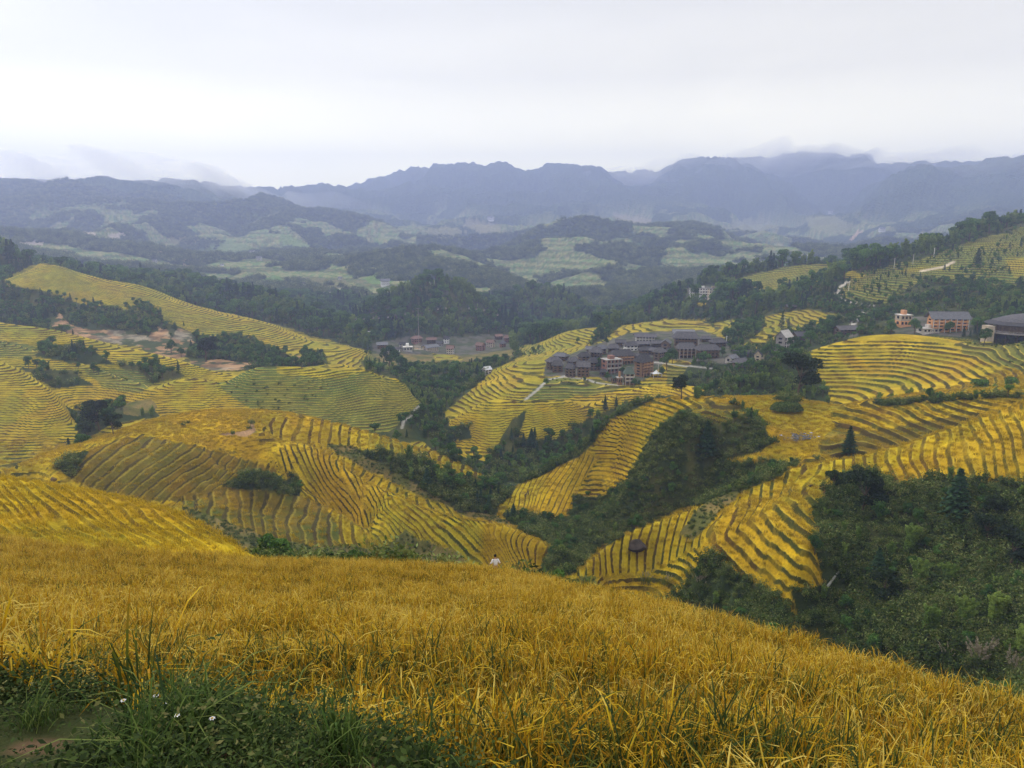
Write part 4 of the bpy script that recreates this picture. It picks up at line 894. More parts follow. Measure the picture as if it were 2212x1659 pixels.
def HORIZON(u, s):
    i = np.clip(((s - SS[0]) / .01).astype(int) - 3, 0, len(SS) - 1); j = np.clip(np.round((u + 1) / .01).astype(int), 0, len(US) - 1); return _H[i, j]

# ---- foreground rice
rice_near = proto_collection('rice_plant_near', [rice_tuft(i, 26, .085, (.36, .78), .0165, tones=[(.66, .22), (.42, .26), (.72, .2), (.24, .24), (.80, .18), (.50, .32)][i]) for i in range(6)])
X, Y, rng = scatter_points(3.3, 47, .25, 3, .82, .42)
keepm = (Y < 13) | (rng.random(len(X)) < np.clip(1.25 - Y / 60, .5, 1)); X, Y = X[keepm], Y[keepm]
Z, p, t, cl = full_z(X, Y); px_, py_ = project(X, Y, Z)
edge = 1452 + .30 * np.maximum(px_ - 250, 0) + 16 * fbm(X * 1.2, Y * 1.2, 2, 6)
qn = near_q(X, Y, base_z(X, Y)); fqn = qn - np.floor(qn)
m = ((fqn < .80) | (Y < 5.5)) & (Z < -2.35) & ((cl == GOLD) | (cl == WEED)) & ((Y > 4.4) | (py_ < edge + 130)) & visible_mask(X, Y, Z, 1.0)
X, Y, Z = X[m], Y[m], Z[m]; n = len(X); rng = np.random.default_rng(5)
pick = np.clip((2.5 + 5 * fbm(X / 2.2, Y / 2.2, 3, 61) + rng.normal(0, 1.6, n)), 0, 5).astype(int)
pick = np.where((Y > 12) & (rng.random(n) < .75), rng.choice([0, 2, 4], n), np.where((Y < 9) & (rng.random(n) < .45), rng.choice([1, 3, 5], n), pick))
scl = rng.uniform(.78, 1.15, n) * (1 + .25 * fbm(X / 1.6, Y / 1.6, 2, 33)); far_w = 1.0
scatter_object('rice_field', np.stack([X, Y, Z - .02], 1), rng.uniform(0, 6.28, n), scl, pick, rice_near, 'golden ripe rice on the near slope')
print('near rice', n)
# ---- rice on the hillsides up to 300 m
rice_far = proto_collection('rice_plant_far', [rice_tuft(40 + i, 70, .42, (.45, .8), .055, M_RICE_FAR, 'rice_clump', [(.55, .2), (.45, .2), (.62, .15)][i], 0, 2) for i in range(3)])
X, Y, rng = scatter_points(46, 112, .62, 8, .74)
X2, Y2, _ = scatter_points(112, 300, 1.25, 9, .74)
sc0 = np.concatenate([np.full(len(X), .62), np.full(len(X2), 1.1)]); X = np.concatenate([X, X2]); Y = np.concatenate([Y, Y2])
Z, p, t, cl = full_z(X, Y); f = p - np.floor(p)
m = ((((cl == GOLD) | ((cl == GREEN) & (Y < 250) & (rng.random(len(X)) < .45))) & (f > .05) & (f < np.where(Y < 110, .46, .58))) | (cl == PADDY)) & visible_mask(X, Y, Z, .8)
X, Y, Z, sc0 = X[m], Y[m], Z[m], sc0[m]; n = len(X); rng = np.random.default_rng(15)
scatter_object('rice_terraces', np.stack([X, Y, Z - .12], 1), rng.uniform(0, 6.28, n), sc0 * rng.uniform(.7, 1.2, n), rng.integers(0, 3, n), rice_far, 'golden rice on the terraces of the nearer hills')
print('hill rice', n)
# ---- bank weeds
def weed(seed, n=190, r=.11, size=.018, h=.16):
    rng = np.random.default_rng(seed); P = np.stack([rng.normal(0, r, n), rng.normal(0, r, n), rng.random(n) ** 1.2 * h], 1)
    q = leaves(P, np.tile([0, -.2, 1.], (n, 1)), size, 1.5, .5, rng); return quad_mesh('weed', q, np.clip(.5 + rng.normal(0, .2, n) + (P[:, 2] / h - .5) * .3, 0, 1), M_WEED)
def grass_tuft(seed, n=40, h=(.1, .3), w=.006, sp=.05):
    rng = np.random.default_rng(seed); Q = blades(n, sp, h[0], h[1], w, rng, (.2, .9), 3, .4); t = np.clip(rng.normal(.5, .25, n), 0, 1)
    return quad_mesh('grass_tuft', np.concatenate(Q), np.concatenate([t] * 3), M_GRASS)
weeds = proto_collection('weed_plant', [weed(1, 330), weed(2, 420, .14, .015, .18), weed(3, 130, .08, .026, .1), weed(4, 320, .1, .014, .22), grass_tuft(5), grass_tuft(6, 34, (.12, .30), .006), weed(7, 60, .1, .022, .06)])
X, Y, rng = scatter_points(1.9, 4.9, .085, 21, 1.0)
Z, p, t, cl = full_z(X, Y); px_, py_ = project(X, Y, Z); nzp = fbm(X / .45, Y / .45, 3, 12)
m = ((Y < 3.6) | (Z > -2.45)) & (px_ < 1000 + 120 * fbm(X * 2, Y * 2, 2, 4)) & (nzp > -.10) | ((px_ < 1000) & (Y < 4.6) & (nzp > .12) & (py_ > 1440 + .28 * np.maximum(px_ - 250, 0)))
X, Y, Z, nzp = X[m], Y[m], Z[m], nzp[m]; n = len(X)
pk = np.clip(1.6 + 7 * fbm(X / .6, Y / .6, 2, 44) + rng.normal(0, 1.5, n), 0, 6).astype(int)
scatter_object('weeds', np.stack([X, Y, Z - .01], 1), rng.uniform(0, 6.28, n), rng.uniform(.45, 1.0, n) * (1 + nzp * 1.1), pk, weeds, 'dark green weeds and grass on the bank')
print('weeds', n)

# ---- woods, scrub
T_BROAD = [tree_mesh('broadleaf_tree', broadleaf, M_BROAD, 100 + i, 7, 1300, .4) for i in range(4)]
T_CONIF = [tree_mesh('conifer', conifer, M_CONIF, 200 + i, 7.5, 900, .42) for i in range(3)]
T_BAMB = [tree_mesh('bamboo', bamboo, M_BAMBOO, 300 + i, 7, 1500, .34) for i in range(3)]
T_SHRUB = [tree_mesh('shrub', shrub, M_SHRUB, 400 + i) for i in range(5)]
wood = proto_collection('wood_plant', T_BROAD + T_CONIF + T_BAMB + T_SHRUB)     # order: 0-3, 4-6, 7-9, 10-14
def put_wood(name, y0, y1, spacing, seed, choose, label, classes=(WOOD,), umax=.74, h=7):
    X, Y, rng = scatter_points(y0, y1, spacing, seed, umax); Z, p, t, cl = full_z(X, Y); m = np.isin(cl, classes) & visible_mask(X, Y, Z, h)
    X, Y, Z = X[m], Y[m], Z[m]; pk, sc, kp = choose(X, Y, Z, rng); X, Y, Z, pk, sc = X[kp], Y[kp], Z[kp], pk[kp], sc[kp]
    scatter_object(name, np.stack([X, Y, Z - .1], 1), rng.uniform(0, 6.28, len(X)), sc, pk, wood, label); print(name, len(X))
def pick_sorted(rng, n): return rng
def c_scrub(X, Y, Z, rng):
    n = len(X); pk = 10 + rng.integers(0, 5, n); sc = rng.uniform(.55, 1.3, n) * (1 + .6 * fbm(X / 7, Y / 7, 2, 8)); r = rng.random(n)
    pk = np.where(r < .035, rng.integers(0, 4, n), np.where(r > .97, 7 + rng.integers(0, 3, n), pk)); sc = np.where((r < .035) | (r > .97), rng.uniform(.25, .55, n), sc); return pk, sc, np.ones(n, bool)
put_wood('scrub', 48, 268, 1.25, 31, c_scrub, 'dark scrub on the near slopes and the knoll', (WOOD,), h=2)
def c_dry(X, Y, Z, rng):
    n = len(X); return 10 + rng.integers(0, 5, n), rng.uniform(.18, .5, n), rng.random(n) < .85
put_wood('low_scrub', 90, 300, 1.05, 32, c_dry, 'low rough growth on dry banks', (DRY,), h=2)
def c_wood(X, Y, Z, rng):
    n = len(X); a = fbm(X / 30, Y / 30, 3, 87) + rng.normal(0, .12, n)
    pk = np.where(a > .10, 7 + rng.integers(0, 3, n), np.where(a < -.30, 4 + rng.integers(0, 3, n), rng.integers(0, 4, n)))
    sc = rng.uniform(.45, .95, n); sm = rng.random(n) < .35; pk = np.where(sm, 10 + rng.integers(0, 5, n), pk); sc = np.where(sm, rng.uniform(1.2, 2.4, n), sc)
    return pk, sc, rng.random(n) < np.clip(.75 + 1.6 * fbm(X / 22, Y / 22, 2, 19), .3, 1)
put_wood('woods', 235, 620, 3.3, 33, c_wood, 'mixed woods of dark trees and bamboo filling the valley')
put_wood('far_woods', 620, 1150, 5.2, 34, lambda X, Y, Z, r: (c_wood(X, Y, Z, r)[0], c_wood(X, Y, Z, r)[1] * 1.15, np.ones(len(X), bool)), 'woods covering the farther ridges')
def c_green(X, Y, Z, rng):
    n = len(X); pk = np.where((Y < 440) | (rng.random(n) < .6), 10 + rng.integers(0, 5, n), rng.integers(0, 10, n)); return pk, rng.uniform(.3, .7, n), (fbm(X / 25, Y / 25, 3, 55) > np.where(Y > 430, -.04, .2))
def c_far(X, Y, Z, rng):
    n = len(X); return 10 + rng.integers(0, 5, n), rng.uniform(3.0, 6.5, n), far_patch(X, Y, Z) < .4 + .25 * rng.random(n)
put_wood('mountain_woods', 1150, 3000, 11.0, 36, c_far, 'dark woods on the far hills', (FAR,), h=8)
put_wood('field_scrub', 290, 700, 4.0, 35, c_green, 'bushes among the green terraces', (GREEN,))
# ------------------------------------------------------------------ placing things on the ground
_YS = np.exp(np.arange(math.log(1.5), math.log(6000), .0012))
def hit(px, py, y0=1.5, lift=0.0):
    u, e = uv_e(px, py); Yc = _YS[_YS > y0]; Z = full_z(u * Yc, Yc)[0]
    k = np.nonzero(Z + lift >= e * Yc)[0]
    i = k[0] if len(k) else len(Yc) - 1
    return Vector((u * Yc[i], Yc[i], Z[i]))
def ground_z(x, y): return float(full_z(np.array([x]), np.array([y]))[0][0])
def link(o): SC.collection.objects.link(o); return o
def tag(o, label, cat, group=None):
    o['label'] = label; o['category'] = cat
    if group: o['group'] = group
    return o
def empty(name, loc, rz=0, s=1):
    o = bpy.data.objects.new(name, None); o.empty_display_size = .5; o.location = loc; o.rotation_euler = (0, 0, rz); o.scale = (s, s, s); return link(o)
class MB:
    def __init__(s): s.v = []; s.f = []
    def box(s, x0, x1, y0, y1, z0, z1):
        b = len(s.v); s.v += [(x0, y0, z0), (x1, y0, z0), (x1, y1, z0), (x0, y1, z0), (x0, y0, z1), (x1, y0, z1), (x1, y1, z1), (x0, y1, z1)]
        s.f += [tuple(b + i for i in q) for q in ((0, 3, 2, 1), (4, 5, 6, 7), (0, 1, 5, 4), (1, 2, 6, 5), (2, 3, 7, 6), (3, 0, 4, 7))]; return s
    def poly(s, V, F): b = len(s.v); s.v += [tuple(v) for v in V]; s.f += [tuple(b + i for i in f) for f in F]; return s
    def build(s, name, mat, parent=None, smooth_=False):
        me = bpy.data.meshes.new(name); me.from_pydata(s.v, [], s.f); me.materials.append(mat)
        if smooth_: me.polygons.foreach_set('use_smooth', [True] * len(me.polygons))
        me.update(); o = link(bpy.data.objects.new(name, me)); o.parent = parent; return o
def wall_mat(name, c1, c2, scale=1.2, stripe=None, rough=.85):
    m, t, b = make_mat(name); tc_ = node(t, 'ShaderNodeTexCoord'); ob = tc_.outputs['Object']
    col = ramp(t, noise(t, ob, scale, 5, .7), [(.3, c1), (.7, c2)])
    if stripe:
        w = node(t, 'ShaderNodeTexWave'); w.inputs['Scale'].default_value = stripe; w.inputs['Distortion'].default_value = .6; t.links.new(ob, w.inputs['Vector'])
        col = mixc(t, .45, col, ramp(t, w.outputs['Fac'], [(.0, .45), (.3, 1.0)]), 'MULTIPLY')
        bp = node(t, 'ShaderNodeBump'); bp.inputs['Strength'].default_value = .5; bp.inputs['Distance'].default_value = .08; t.links.new(w.outputs['Fac'], bp.inputs['Height']); t.links.new(bp.outputs[0], b.inputs['Normal'])
    oi = node(t, 'ShaderNodeObjectInfo'); col = mixc(t, 1.0, col, ramp(t, oi.outputs['Random'], [(0, .62), (1, 1.4)]), 'MULTIPLY')
    t.links.new(col, b.inputs['Base Color']); b.inputs['Roughness'].default_value = rough; return m
MW = dict(wood=wall_mat('weathered_timber', (.075, .053, .038), (.20, .14, .095), 1.5, 1.2), brown=wall_mat('brown_timber', (.11, .068, .042), (.23, .15, .09), 1.5, 1.2),
          orange=wall_mat('new_timber', (.26, .14, .07), (.42, .25, .13), 1.5, 1.2), brick=wall_mat('red_brick', (.17, .085, .06), (.26, .14, .10), 2), conc=wall_mat('concrete', (.30, .27, .25), (.50, .46, .42), .8),
          white=wall_mat('white_render', (.55, .53, .50), (.75, .73, .70), .8), cream=wall_mat('cream_render', (.42, .34, .24), (.60, .50, .38), .8), ochre=wall_mat('ochre_render', (.50, .27, .09), (.62, .36, .14), .8),
          rust=wall_mat('orange_render', (.46, .21, .09), (.60, .33, .17), 1))
MR = dict(dark=wall_mat('dark_tiles', (.045, .043, .046), (.125, .118, .122), 1.0, .9), grey=wall_mat('grey_tiles', (.10, .10, .11), (.19, .19, .20), 1.0, .9), green=wall_mat('green_roof', (.06, .085, .065), (.11, .14, .11), 1, .9),
          pale=wall_mat('pale_sheet', (.45, .42, .38), (.70, .66, .60), .8, .8), white=wall_mat('white_sheet', (.62, .62, .62), (.85, .85, .85), .8), brown=wall_mat('brown_tiles', (.14, .08, .06), (.24, .15, .12), 1, .9))
def glass_mat():
    m, t, b = make_mat('window_glass'); b.inputs['Base Color'].default_value = (.012, .013, .016, 1); b.inputs['Roughness'].default_value = .12; b.inputs['Specular IOR Level'].default_value = .5; return m
M_GLASS = glass_mat(); M_FRAME = MW['conc']
def roof_hip(w, d, z, rise, over, gab=.5, ridge_x=True):
    # hipped roof with a small gable at each end of the ridge, 0.18 m thick at the eaves
    W, D = w / 2 + over, d / 2 + over; r = max(W - D * gab - .01, W * .35); t = .18; zz = z - over * .25
    V = [(-W, -D, zz), (W, -D, zz), (W, D, zz), (-W, D, zz), (-r, 0, z + rise), (r, 0, z + rise)]
    V += [(x, y, q + t) for x, y, q in V]
    F = [(6, 7, 11, 10), (8, 9, 10, 11), (7, 8, 11), (9, 6, 10), (0, 4, 5, 1), (2, 5, 4, 3), (1, 5, 2), (3, 4, 0), (0, 1, 7, 6), (1, 2, 8, 7), (2, 3, 9, 8), (3, 0, 6, 9)]
    m = MB().poly(V, F)
    m.box(-r - .3, r + .3, -.14, .14, z + rise + t - .04, z + rise + t + .16)      # ridge cap
    return m
def roof_gable(w, d, z, rise, over):
    W, D = w / 2 + over, d / 2 + over; t = .18; zz = z - .2
    V = [(-W, -D, zz), (W, -D, zz), (W, D, zz), (-W, D, zz), (-W, 0, z + rise), (W, 0, z + rise)]; V += [(x, y, q + t) for x, y, q in V]
    F = [(6, 7, 11, 10), (8, 9, 10, 11), (0, 4, 5, 1), (2, 5, 4, 3), (0, 6, 10, 4), (3, 4, 10, 9), (1, 5, 11, 7), (2, 8, 11, 5), (0, 1, 7, 6), (2, 3, 9, 8)]
    return MB().poly(V, F).box(-W, W, -.14, .14, z + rise + t - .04, z + rise + t + .14)
HOUSES = []
def house(label, px, py, wpx, hpx, st=3, wall='wood', roof='dark', rot=0.0, kind='hip', dr=.62, balc=None, group='timber houses of the terrace village', name='timber_house', y0=200, frame=None, upper=None):
    p = hit(px, py, y0); Y = p.y; w = wpx * Y / 1658 * (.92 if kind != 'flat' else 1); H = hpx * Y / 1658; d = w * dr; rise = H * (.36 if kind in ('hip', 'gable') else .0)
    d = max(d, 3.2); wh = H - rise * .8; sh = wh / st; rot = rot * 1.6 + random.Random(int(px * 3 + py)).uniform(-.22, .22) * (kind != 'flat' and wpx < 45 and py > 700); w *= .86 if wpx < 45 else .94; o = tag(empty(name, p, rot), label, 'house', group)
    m = MB().box(-w / 2, w / 2, -d / 2, d / 2, -4.0, wh)
    if kind == 'gable': 
        for s in (-1, 1): m.poly([(s * w / 2, -d / 2, wh), (s * w / 2, d / 2, wh), (s * w / 2, 0, wh + rise)], [(0, 1, 2)])
    wl = m.build('wall', MW[wall], o)
    if upper: MB().box(-w / 2 - .06, w / 2 + .06, -d / 2 - .06, d / 2 + .06, sh * (st - 1), wh - .02).build('upper_wall', MW[upper], o)
    if kind == 'hip': r = roof_hip(w, d, wh, rise, min(1.8, w * .13)).build('roof', MR[roof], o)
    elif kind == 'gable': r = roof_gable(w, d, wh, rise, min(1.5, w * .11)).build('roof', MR[roof], o)
    else:
        r = MB().box(-w / 2 - .5, w / 2 + .5, -d / 2 - .5, d / 2 + .5, wh, wh + .25).build('roof', MR[roof], o)
        MB().box(-w * .2, w * .12, -d * .25, d * .25, wh + .25, wh + .25 + sh * .8).build('stair_head', MW[wall], o)
    # window bays along the front and the two ends
    bay = max(2.0, w / 7); nb = max(2, int(w / bay))
    for k in range(st):
        z0 = k * sh + sh * .34; z1 = k * sh + sh * .80
        for j in range(nb):
            x = -w / 2 + (j + .5) * w / nb
            wn = MB().box(x - w / nb * .27, x + w / nb * .27, -d / 2 - .13, -d / 2 - .02, z0, z1).build('window', M_GLASS, o)
        for s in (-1, 1):
            MB().box(s * (w / 2 + .075) - .055, s * (w / 2 + .075) + .055, -d * .18, d * .18, z0, z1).build('window', M_GLASS, o)
        if balc and k > 0:
            m = MB().box(-w / 2 - .2, w / 2 + .2, -d / 2 - 1.3, -d / 2 - .14, k * sh - .12, k * sh + .1).box(-w / 2 - .2, w / 2 + .2, -d / 2 - 1.34, -d / 2 - 1.22, k * sh + .7, k * sh + .95)
            m.box(-w / 2 - .2, w / 2 + .2, -d / 2 - 1.30, -d / 2 - 1.26, k * sh + .1, k * sh + .7)
            m.build('balcony', MW[balc], o)
    if frame or balc:
        m = MB()
        for j in range(nb + 1):
            x = -w / 2 + j * w / nb; m.box(x - .15, x + .15, -d / 2 - (1.5 if balc else .3), -d / 2 - (1.2 if balc else .14), -3, wh)
        m.build('posts', MW[frame or balc], o)
    return o
V1 = 'timber houses of the terrace village'
H_ = [
 ('dark timber house with weathered roof at the far left front corner of the village', 1196, 796, 33, 24, 3, 'wood', 'dark', .15),
 ('low house with paler grey roof behind the leftmost dark houses, next to golden paddies', 1212, 778, 34, 15, 2, 'brown', 'grey', -.25),
 ('brown timber house in front of the leftmost dark house, above the stone footpath', 1204, 802, 27, 21, 3, 'brown', 'dark', .1),
 ('narrow gabled timber house with pale posts, second from the left along the footpath', 1232, 813, 23, 26, 3, 'wood', 'dark', -.5),
 ('reddish brown house with plain dark gable roof, third along the village footpath', 1260, 813, 32, 30, 3, 'brown', 'dark', -.12, 'gable'),
 ('dark roofed house wedged behind the narrow gabled house on the village left', 1237, 793, 27, 20, 3, 'wood', 'dark', .4),
 ('pyramid roofed dark house in the second row, above the reddish brown house', 1261, 784, 26, 22, 3, 'wood', 'dark', .2),
 ('tall dark house with a raised gable, left of the house with orange balconies', 1288, 778, 27, 26, 3, 'wood', 'dark', -.1),
 ('wide black roofed timber house directly left of the unfinished brick house', 1284, 799, 31, 25, 3, 'wood', 'dark', .05),
 ('house with two open concrete floors at the upper left end of the village', 1274, 765, 20, 16, 3, 'conc', 'grey', -.2, 'gable'),
 ('long grey roofed house behind the open concrete house at the upper left', 1298, 765, 24, 18, 2, 'brown', 'grey', .1, 'gable'),
 ('squat dark house behind the orange balcony house, by the tree at the upper left', 1325, 765, 28, 20, 2, 'wood', 'dark', .1),
 ('small dark roofed house in the upper row above the squat dark house', 1340, 748, 25, 13, 2, 'wood', 'dark', -.15, 'gable'),
 ('black roofed house with a bright white wall strip in the upper middle of the village', 1362, 757, 32, 17, 2, 'white', 'dark', .08),
 ('black roofed long house with pale walls at the top of the village, below golden terraces', 1393, 736, 46, 14, 2, 'white', 'dark', -.04, 'gable'),
 ('long low black roofed house in the row below the topmost pale walled house', 1385, 749, 40, 11, 2, 'wood', 'dark', 0, 'gable'),
 ('black roofed house joined to the right of the long low house in the upper row', 1422, 749, 34, 12, 2, 'wood', 'dark', 0, 'gable'),
 ('low dark house behind the tall orange timber frame house', 1396, 765, 36, 15, 2, 'wood', 'dark', .1),
 ('dark house with a peaked grey gable facing the upper middle lane', 1438, 755, 32, 21, 2, 'wood', 'grey', .75, 'gable'),
 ('dark timber house half hidden by trees in the middle of the village', 1424, 777, 28, 25, 3, 'wood', 'dark', .6),
 ('dark hipped roof house between the orange balcony house and tall orange frame house', 1372, 778, 22, 14, 2, 'wood', 'dark', -.1),
 ('small dark shed in the trees below the unfinished brick house', 1303, 812, 17, 13, 1, 'wood', 'dark', .2),
 ('dark hut on the footpath beside the green vegetable terraces', 1326, 826, 13, 15, 1, 'wood', 'green', 0, 'gable'),
 ('very small orange walled annex beside the narrow green roofed house', 1338, 830, 11, 15, 1, 'orange', 'pale', .1, 'flat'),
 ('low dark roof stepping down from the large brown house to the right', 1524, 738, 26, 11, 2, 'wood', 'dark', .1),
 ('dark hipped house at the upper right corner of the village beside a white pole', 1550, 749, 36, 16, 2, 'wood', 'dark', .1),
 ('long dark roofed house under trees behind the pale fronted house at the right end', 1602, 770, 44, 13, 2, 'wood', 'dark', .05, 'gable'),
 ('dark house at the right end of the village above golden terraces', 1600, 797, 38, 22, 2, 'wood', 'dark', .35),
 ('house with a pale grey sheet roof attached to the dark house at the right end', 1580, 783, 28, 16, 1, 'conc', 'grey', .45, 'gable'),
 ('dark roof tucked behind the green roofed narrow house and tall orange house', 1402, 790, 20, 14, 2, 'wood', 'dark', .3),
 ('plain black roofed house at the centre of the village, touching the tall orange frame house', 1412, 766, 26, 14, 2, 'wood', 'dark', -.3),
 ('small dark house below the peaked grey gable, left of the lane with trees', 1447, 768, 20, 16, 2, 'wood', 'dark', .2),
]
for h in H_:
    k = dict(zip(('st', 'wall', 'roof', 'rot', 'kind'), h[5:])); house(h[0], *h[1:5], group=V1, **k)
house('timber house with bright orange balcony fronts and wide black roof in mid village', 1343, 783, 50, 26, 3, 'brown', 'dark', .12, 'hip', .55, 'orange')
house('unfinished brick house with pale flat roof and concrete frame in the village front row', 1320, 803, 42, 28, 3, 'brick', 'pale', .22, 'flat', .6, 'conc', name='brick_house')
house('tallest house, five open storeys of new orange timber beside the white tent', 1388, 810, 36, 44, 5, 'orange', 'dark', .35, 'hip', .7, 'orange')
house('narrow three storey house with greenish roof at the lower edge of the village', 1358, 829, 24, 33, 3, 'brown', 'green', -.1, 'hip', .8, 'conc')
house('largest brown timber guesthouse with several balcony floors at the upper right of the village', 1480, 749, 54, 30, 3, 'brown', 'dark', -.06, 'hip', .5, 'brown')
house('brown guesthouse with white framed ground floor windows, front of the largest guesthouse', 1481, 772, 44, 30, 3, 'brown', 'dark', 0, 'hip', .5, 'brown', frame='conc')
house('brown guesthouse with wide dark roof, right of the white windowed guesthouse', 1527, 773, 48, 28, 3, 'brown', 'dark', .08, 'hip', .5, 'brown')
house('grey and white sheet roofed building crowning the village behind the largest guesthouse', 1476, 727, 46, 14, 2, 'white', 'grey', -.1, 'gable', .6, name='sheet_roofed_house')
house('yellowish timber house with open galleries right of the village beside curved terraces', 1636, 786, 20, 28, 3, 'cream', 'dark', .8, 'gable', .8, 'cream')
house('white roofed concrete frame house standing alone on the slope right of the village', 1692, 752, 34, 36, 3, 'conc', 'pale', .45, 'gable', .7, 'conc', name='concrete_house', group='houses on the right slope')
house('dark roofed house with a small white gable window right of the concrete frame house', 1726, 738, 34, 20, 2, 'wood', 'dark', .3, 'gable', .7, group='houses on the right slope')
house('black roofed house in the trees above the golden hill on the right', 1826, 722, 46, 17, 2, 'wood', 'dark', .1, 'gable', .6, group='houses on the right slope')
house('small dark hut at the forest edge above the upper golden terraces', 1709, 668, 26, 9, 1, 'wood', 'dark', 0, 'gable', .5, group='houses on the right slope', name='hut', y0=380)
house('small orange building with pale open top floor left of the orange hotel', 1950, 704, 28, 24, 2, 'rust', 'pale', .05, 'flat', .8, group='houses on the right slope', upper='cream', y0=380, name='brick_house')
house('pale low roofed outbuilding in front of the orange hotel', 2010, 718, 52, 9, 1, 'conc', 'pale', .05, 'flat', .5, group='houses on the right slope', y0=380, name='outbuilding')
house('four storey hotel with orange panels, white balconies and grey roof on the right slope', 2044, 714, 84, 38, 4, 'rust', 'grey', -.05, 'gable', .35, 'rust', name='hotel', group='houses on the right slope', y0=380, frame='white')
for lab, px, w in (('leftmost of the pale concrete apartment blocks on the distant green spur', 1498, 20), ('middle of the pale concrete apartment blocks on the distant green spur', 1518, 20), ('rightmost of the pale concrete apartment blocks, slightly pinkish', 1540, 24)):
    house(lab, px, 645, w, 22, 4, 'white' if px < 1530 else 'cream', 'grey', .02, 'flat', .5, 'white', name='apartment_block', group='pale apartment blocks on the distant spur', y0=500)
V2 = 'houses of the lower valley village'
for lab, px, py, w, h, st, wl, rf, kd in (
 ('isolated brown house with pale eaves at the left end of the lower valley village', 826, 752, 26, 12, 2, 'brown', 'grey', 'gable'),
 ('grey gabled house above the heap of pale rubble in the lower valley', 871, 751, 18, 11, 2, 'conc', 'dark', 'gable'),
 ('tiny white walled house below the grey gabled house in the lower valley', 859, 760, 12, 8, 1, 'white', 'dark', 'gable'),
 ('pale unfinished house beside the orange earth cut in the lower valley', 881, 758, 22, 9, 1, 'white', 'pale', 'flat'),
 ('pinkish house with brown roof directly above the orange earth cut', 900, 740, 24, 13, 2, 'brick', 'brown', 'hip'),
 ('brown roofed house right of the pinkish house above the earth cut', 932, 741, 24, 11, 2, 'wood', 'brown', 'gable'),
 ('white posted small house with steep roof in the lower valley village', 964, 741, 14, 14, 2, 'white', 'dark', 'hip'),
 ('cream three storey guesthouse with rows of windows right of the orange earth cut', 930, 758, 36, 13, 3, 'cream', 'grey', 'gable'),
 ('small grey house between the cream guesthouse and the white posted house', 950, 747, 16, 9, 2, 'conc', 'dark', 'gable'),
 ('open concrete framed house with brown roof above a golden paddy in the lower valley', 973, 765, 19, 18, 3, 'conc', 'brown', 'gable'),
 ('long pink walled house at the left of the eastern cluster in the lower valley', 1038, 757, 22, 16, 3, 'brick', 'brown', 'gable'),
 ('cream balconied house climbing the slope in the eastern cluster of the lower valley', 1060, 750, 20, 15, 3, 'cream', 'brown', 'gable'),
 ('brown roofed house at the top of the eastern cluster in the lower valley', 1077, 733, 18, 10, 2, 'brown', 'brown', 'gable'),
 ('pink walled house with pointed roof at the right end of the eastern cluster', 1097, 739, 18, 14, 2, 'brick', 'brown', 'hip'),
 ('pink house below the pointed roof house in the eastern cluster', 1086, 750, 15, 12, 2, 'brick', 'dark', 'hip'),
 ('white roofed two storey house alone below the lower valley village', 1052, 808, 20, 15, 2, 'conc', 'white', 'gable'),
 ('tiny hut among trees left of the white roofed lone house', 996, 810, 9, 9, 1, 'wood', 'grey', 'gable'),
 ('pale roofed shed alone in woods above the lower valley village', 794, 722, 17, 6, 1, 'wood', 'pale', 'gable'),
 ('ruined low hut with broken pale roof on the left golden slope', 449, 733, 30, 7, 1, 'wood', 'grey', 'gable')):
    house(lab, px, py, w, h, st, wl, rf, random.Random(px).uniform(-.4, .4), kd, .6, group=V2, name='village_house', y0=330)
for i, (px, py, w, lab) in enumerate([(545, 548, 12, 'small white house on the far left slope beneath dark mountain, highest of its cluster'), (560, 562, 13, 'pale far house in the dark wood just below the highest far white house'), (600, 556, 9, 'pale far house right of the cluster under the left mountain'),
    (640, 558, 9, 'tiny white far house at the right end under the left mountain'), (500, 563, 10, 'far white house left of the cluster in the dark wood'), (335, 566, 10, 'lone pale house far left below the reddish track'), (655, 618, 14, 'pale house on the far valley terraces, left one'),
    (700, 640, 15, 'pale house beside the bright looping track in the far valley'), (735, 604, 10, 'small far house above the looping track'), (832, 616, 22, 'long pale shed on far valley terraces right of the looping track'), (1060, 478, 16, 'tiny pale house on the far central ridge saddle'),
    (1795, 462, 12, 'white speck of a house on the far right mountainside'), (1905, 500, 14, 'white house at the foot of the far right mountain'), (480, 575, 8, 'faint far house in the dark wood, lowest of the left cluster')]):
    house(lab, px, py, w, w * .55, 2, 'white', 'grey', .1 * (i % 5 - 2), 'gable', .6, group='scattered far houses', name='distant_house', y0=1000)

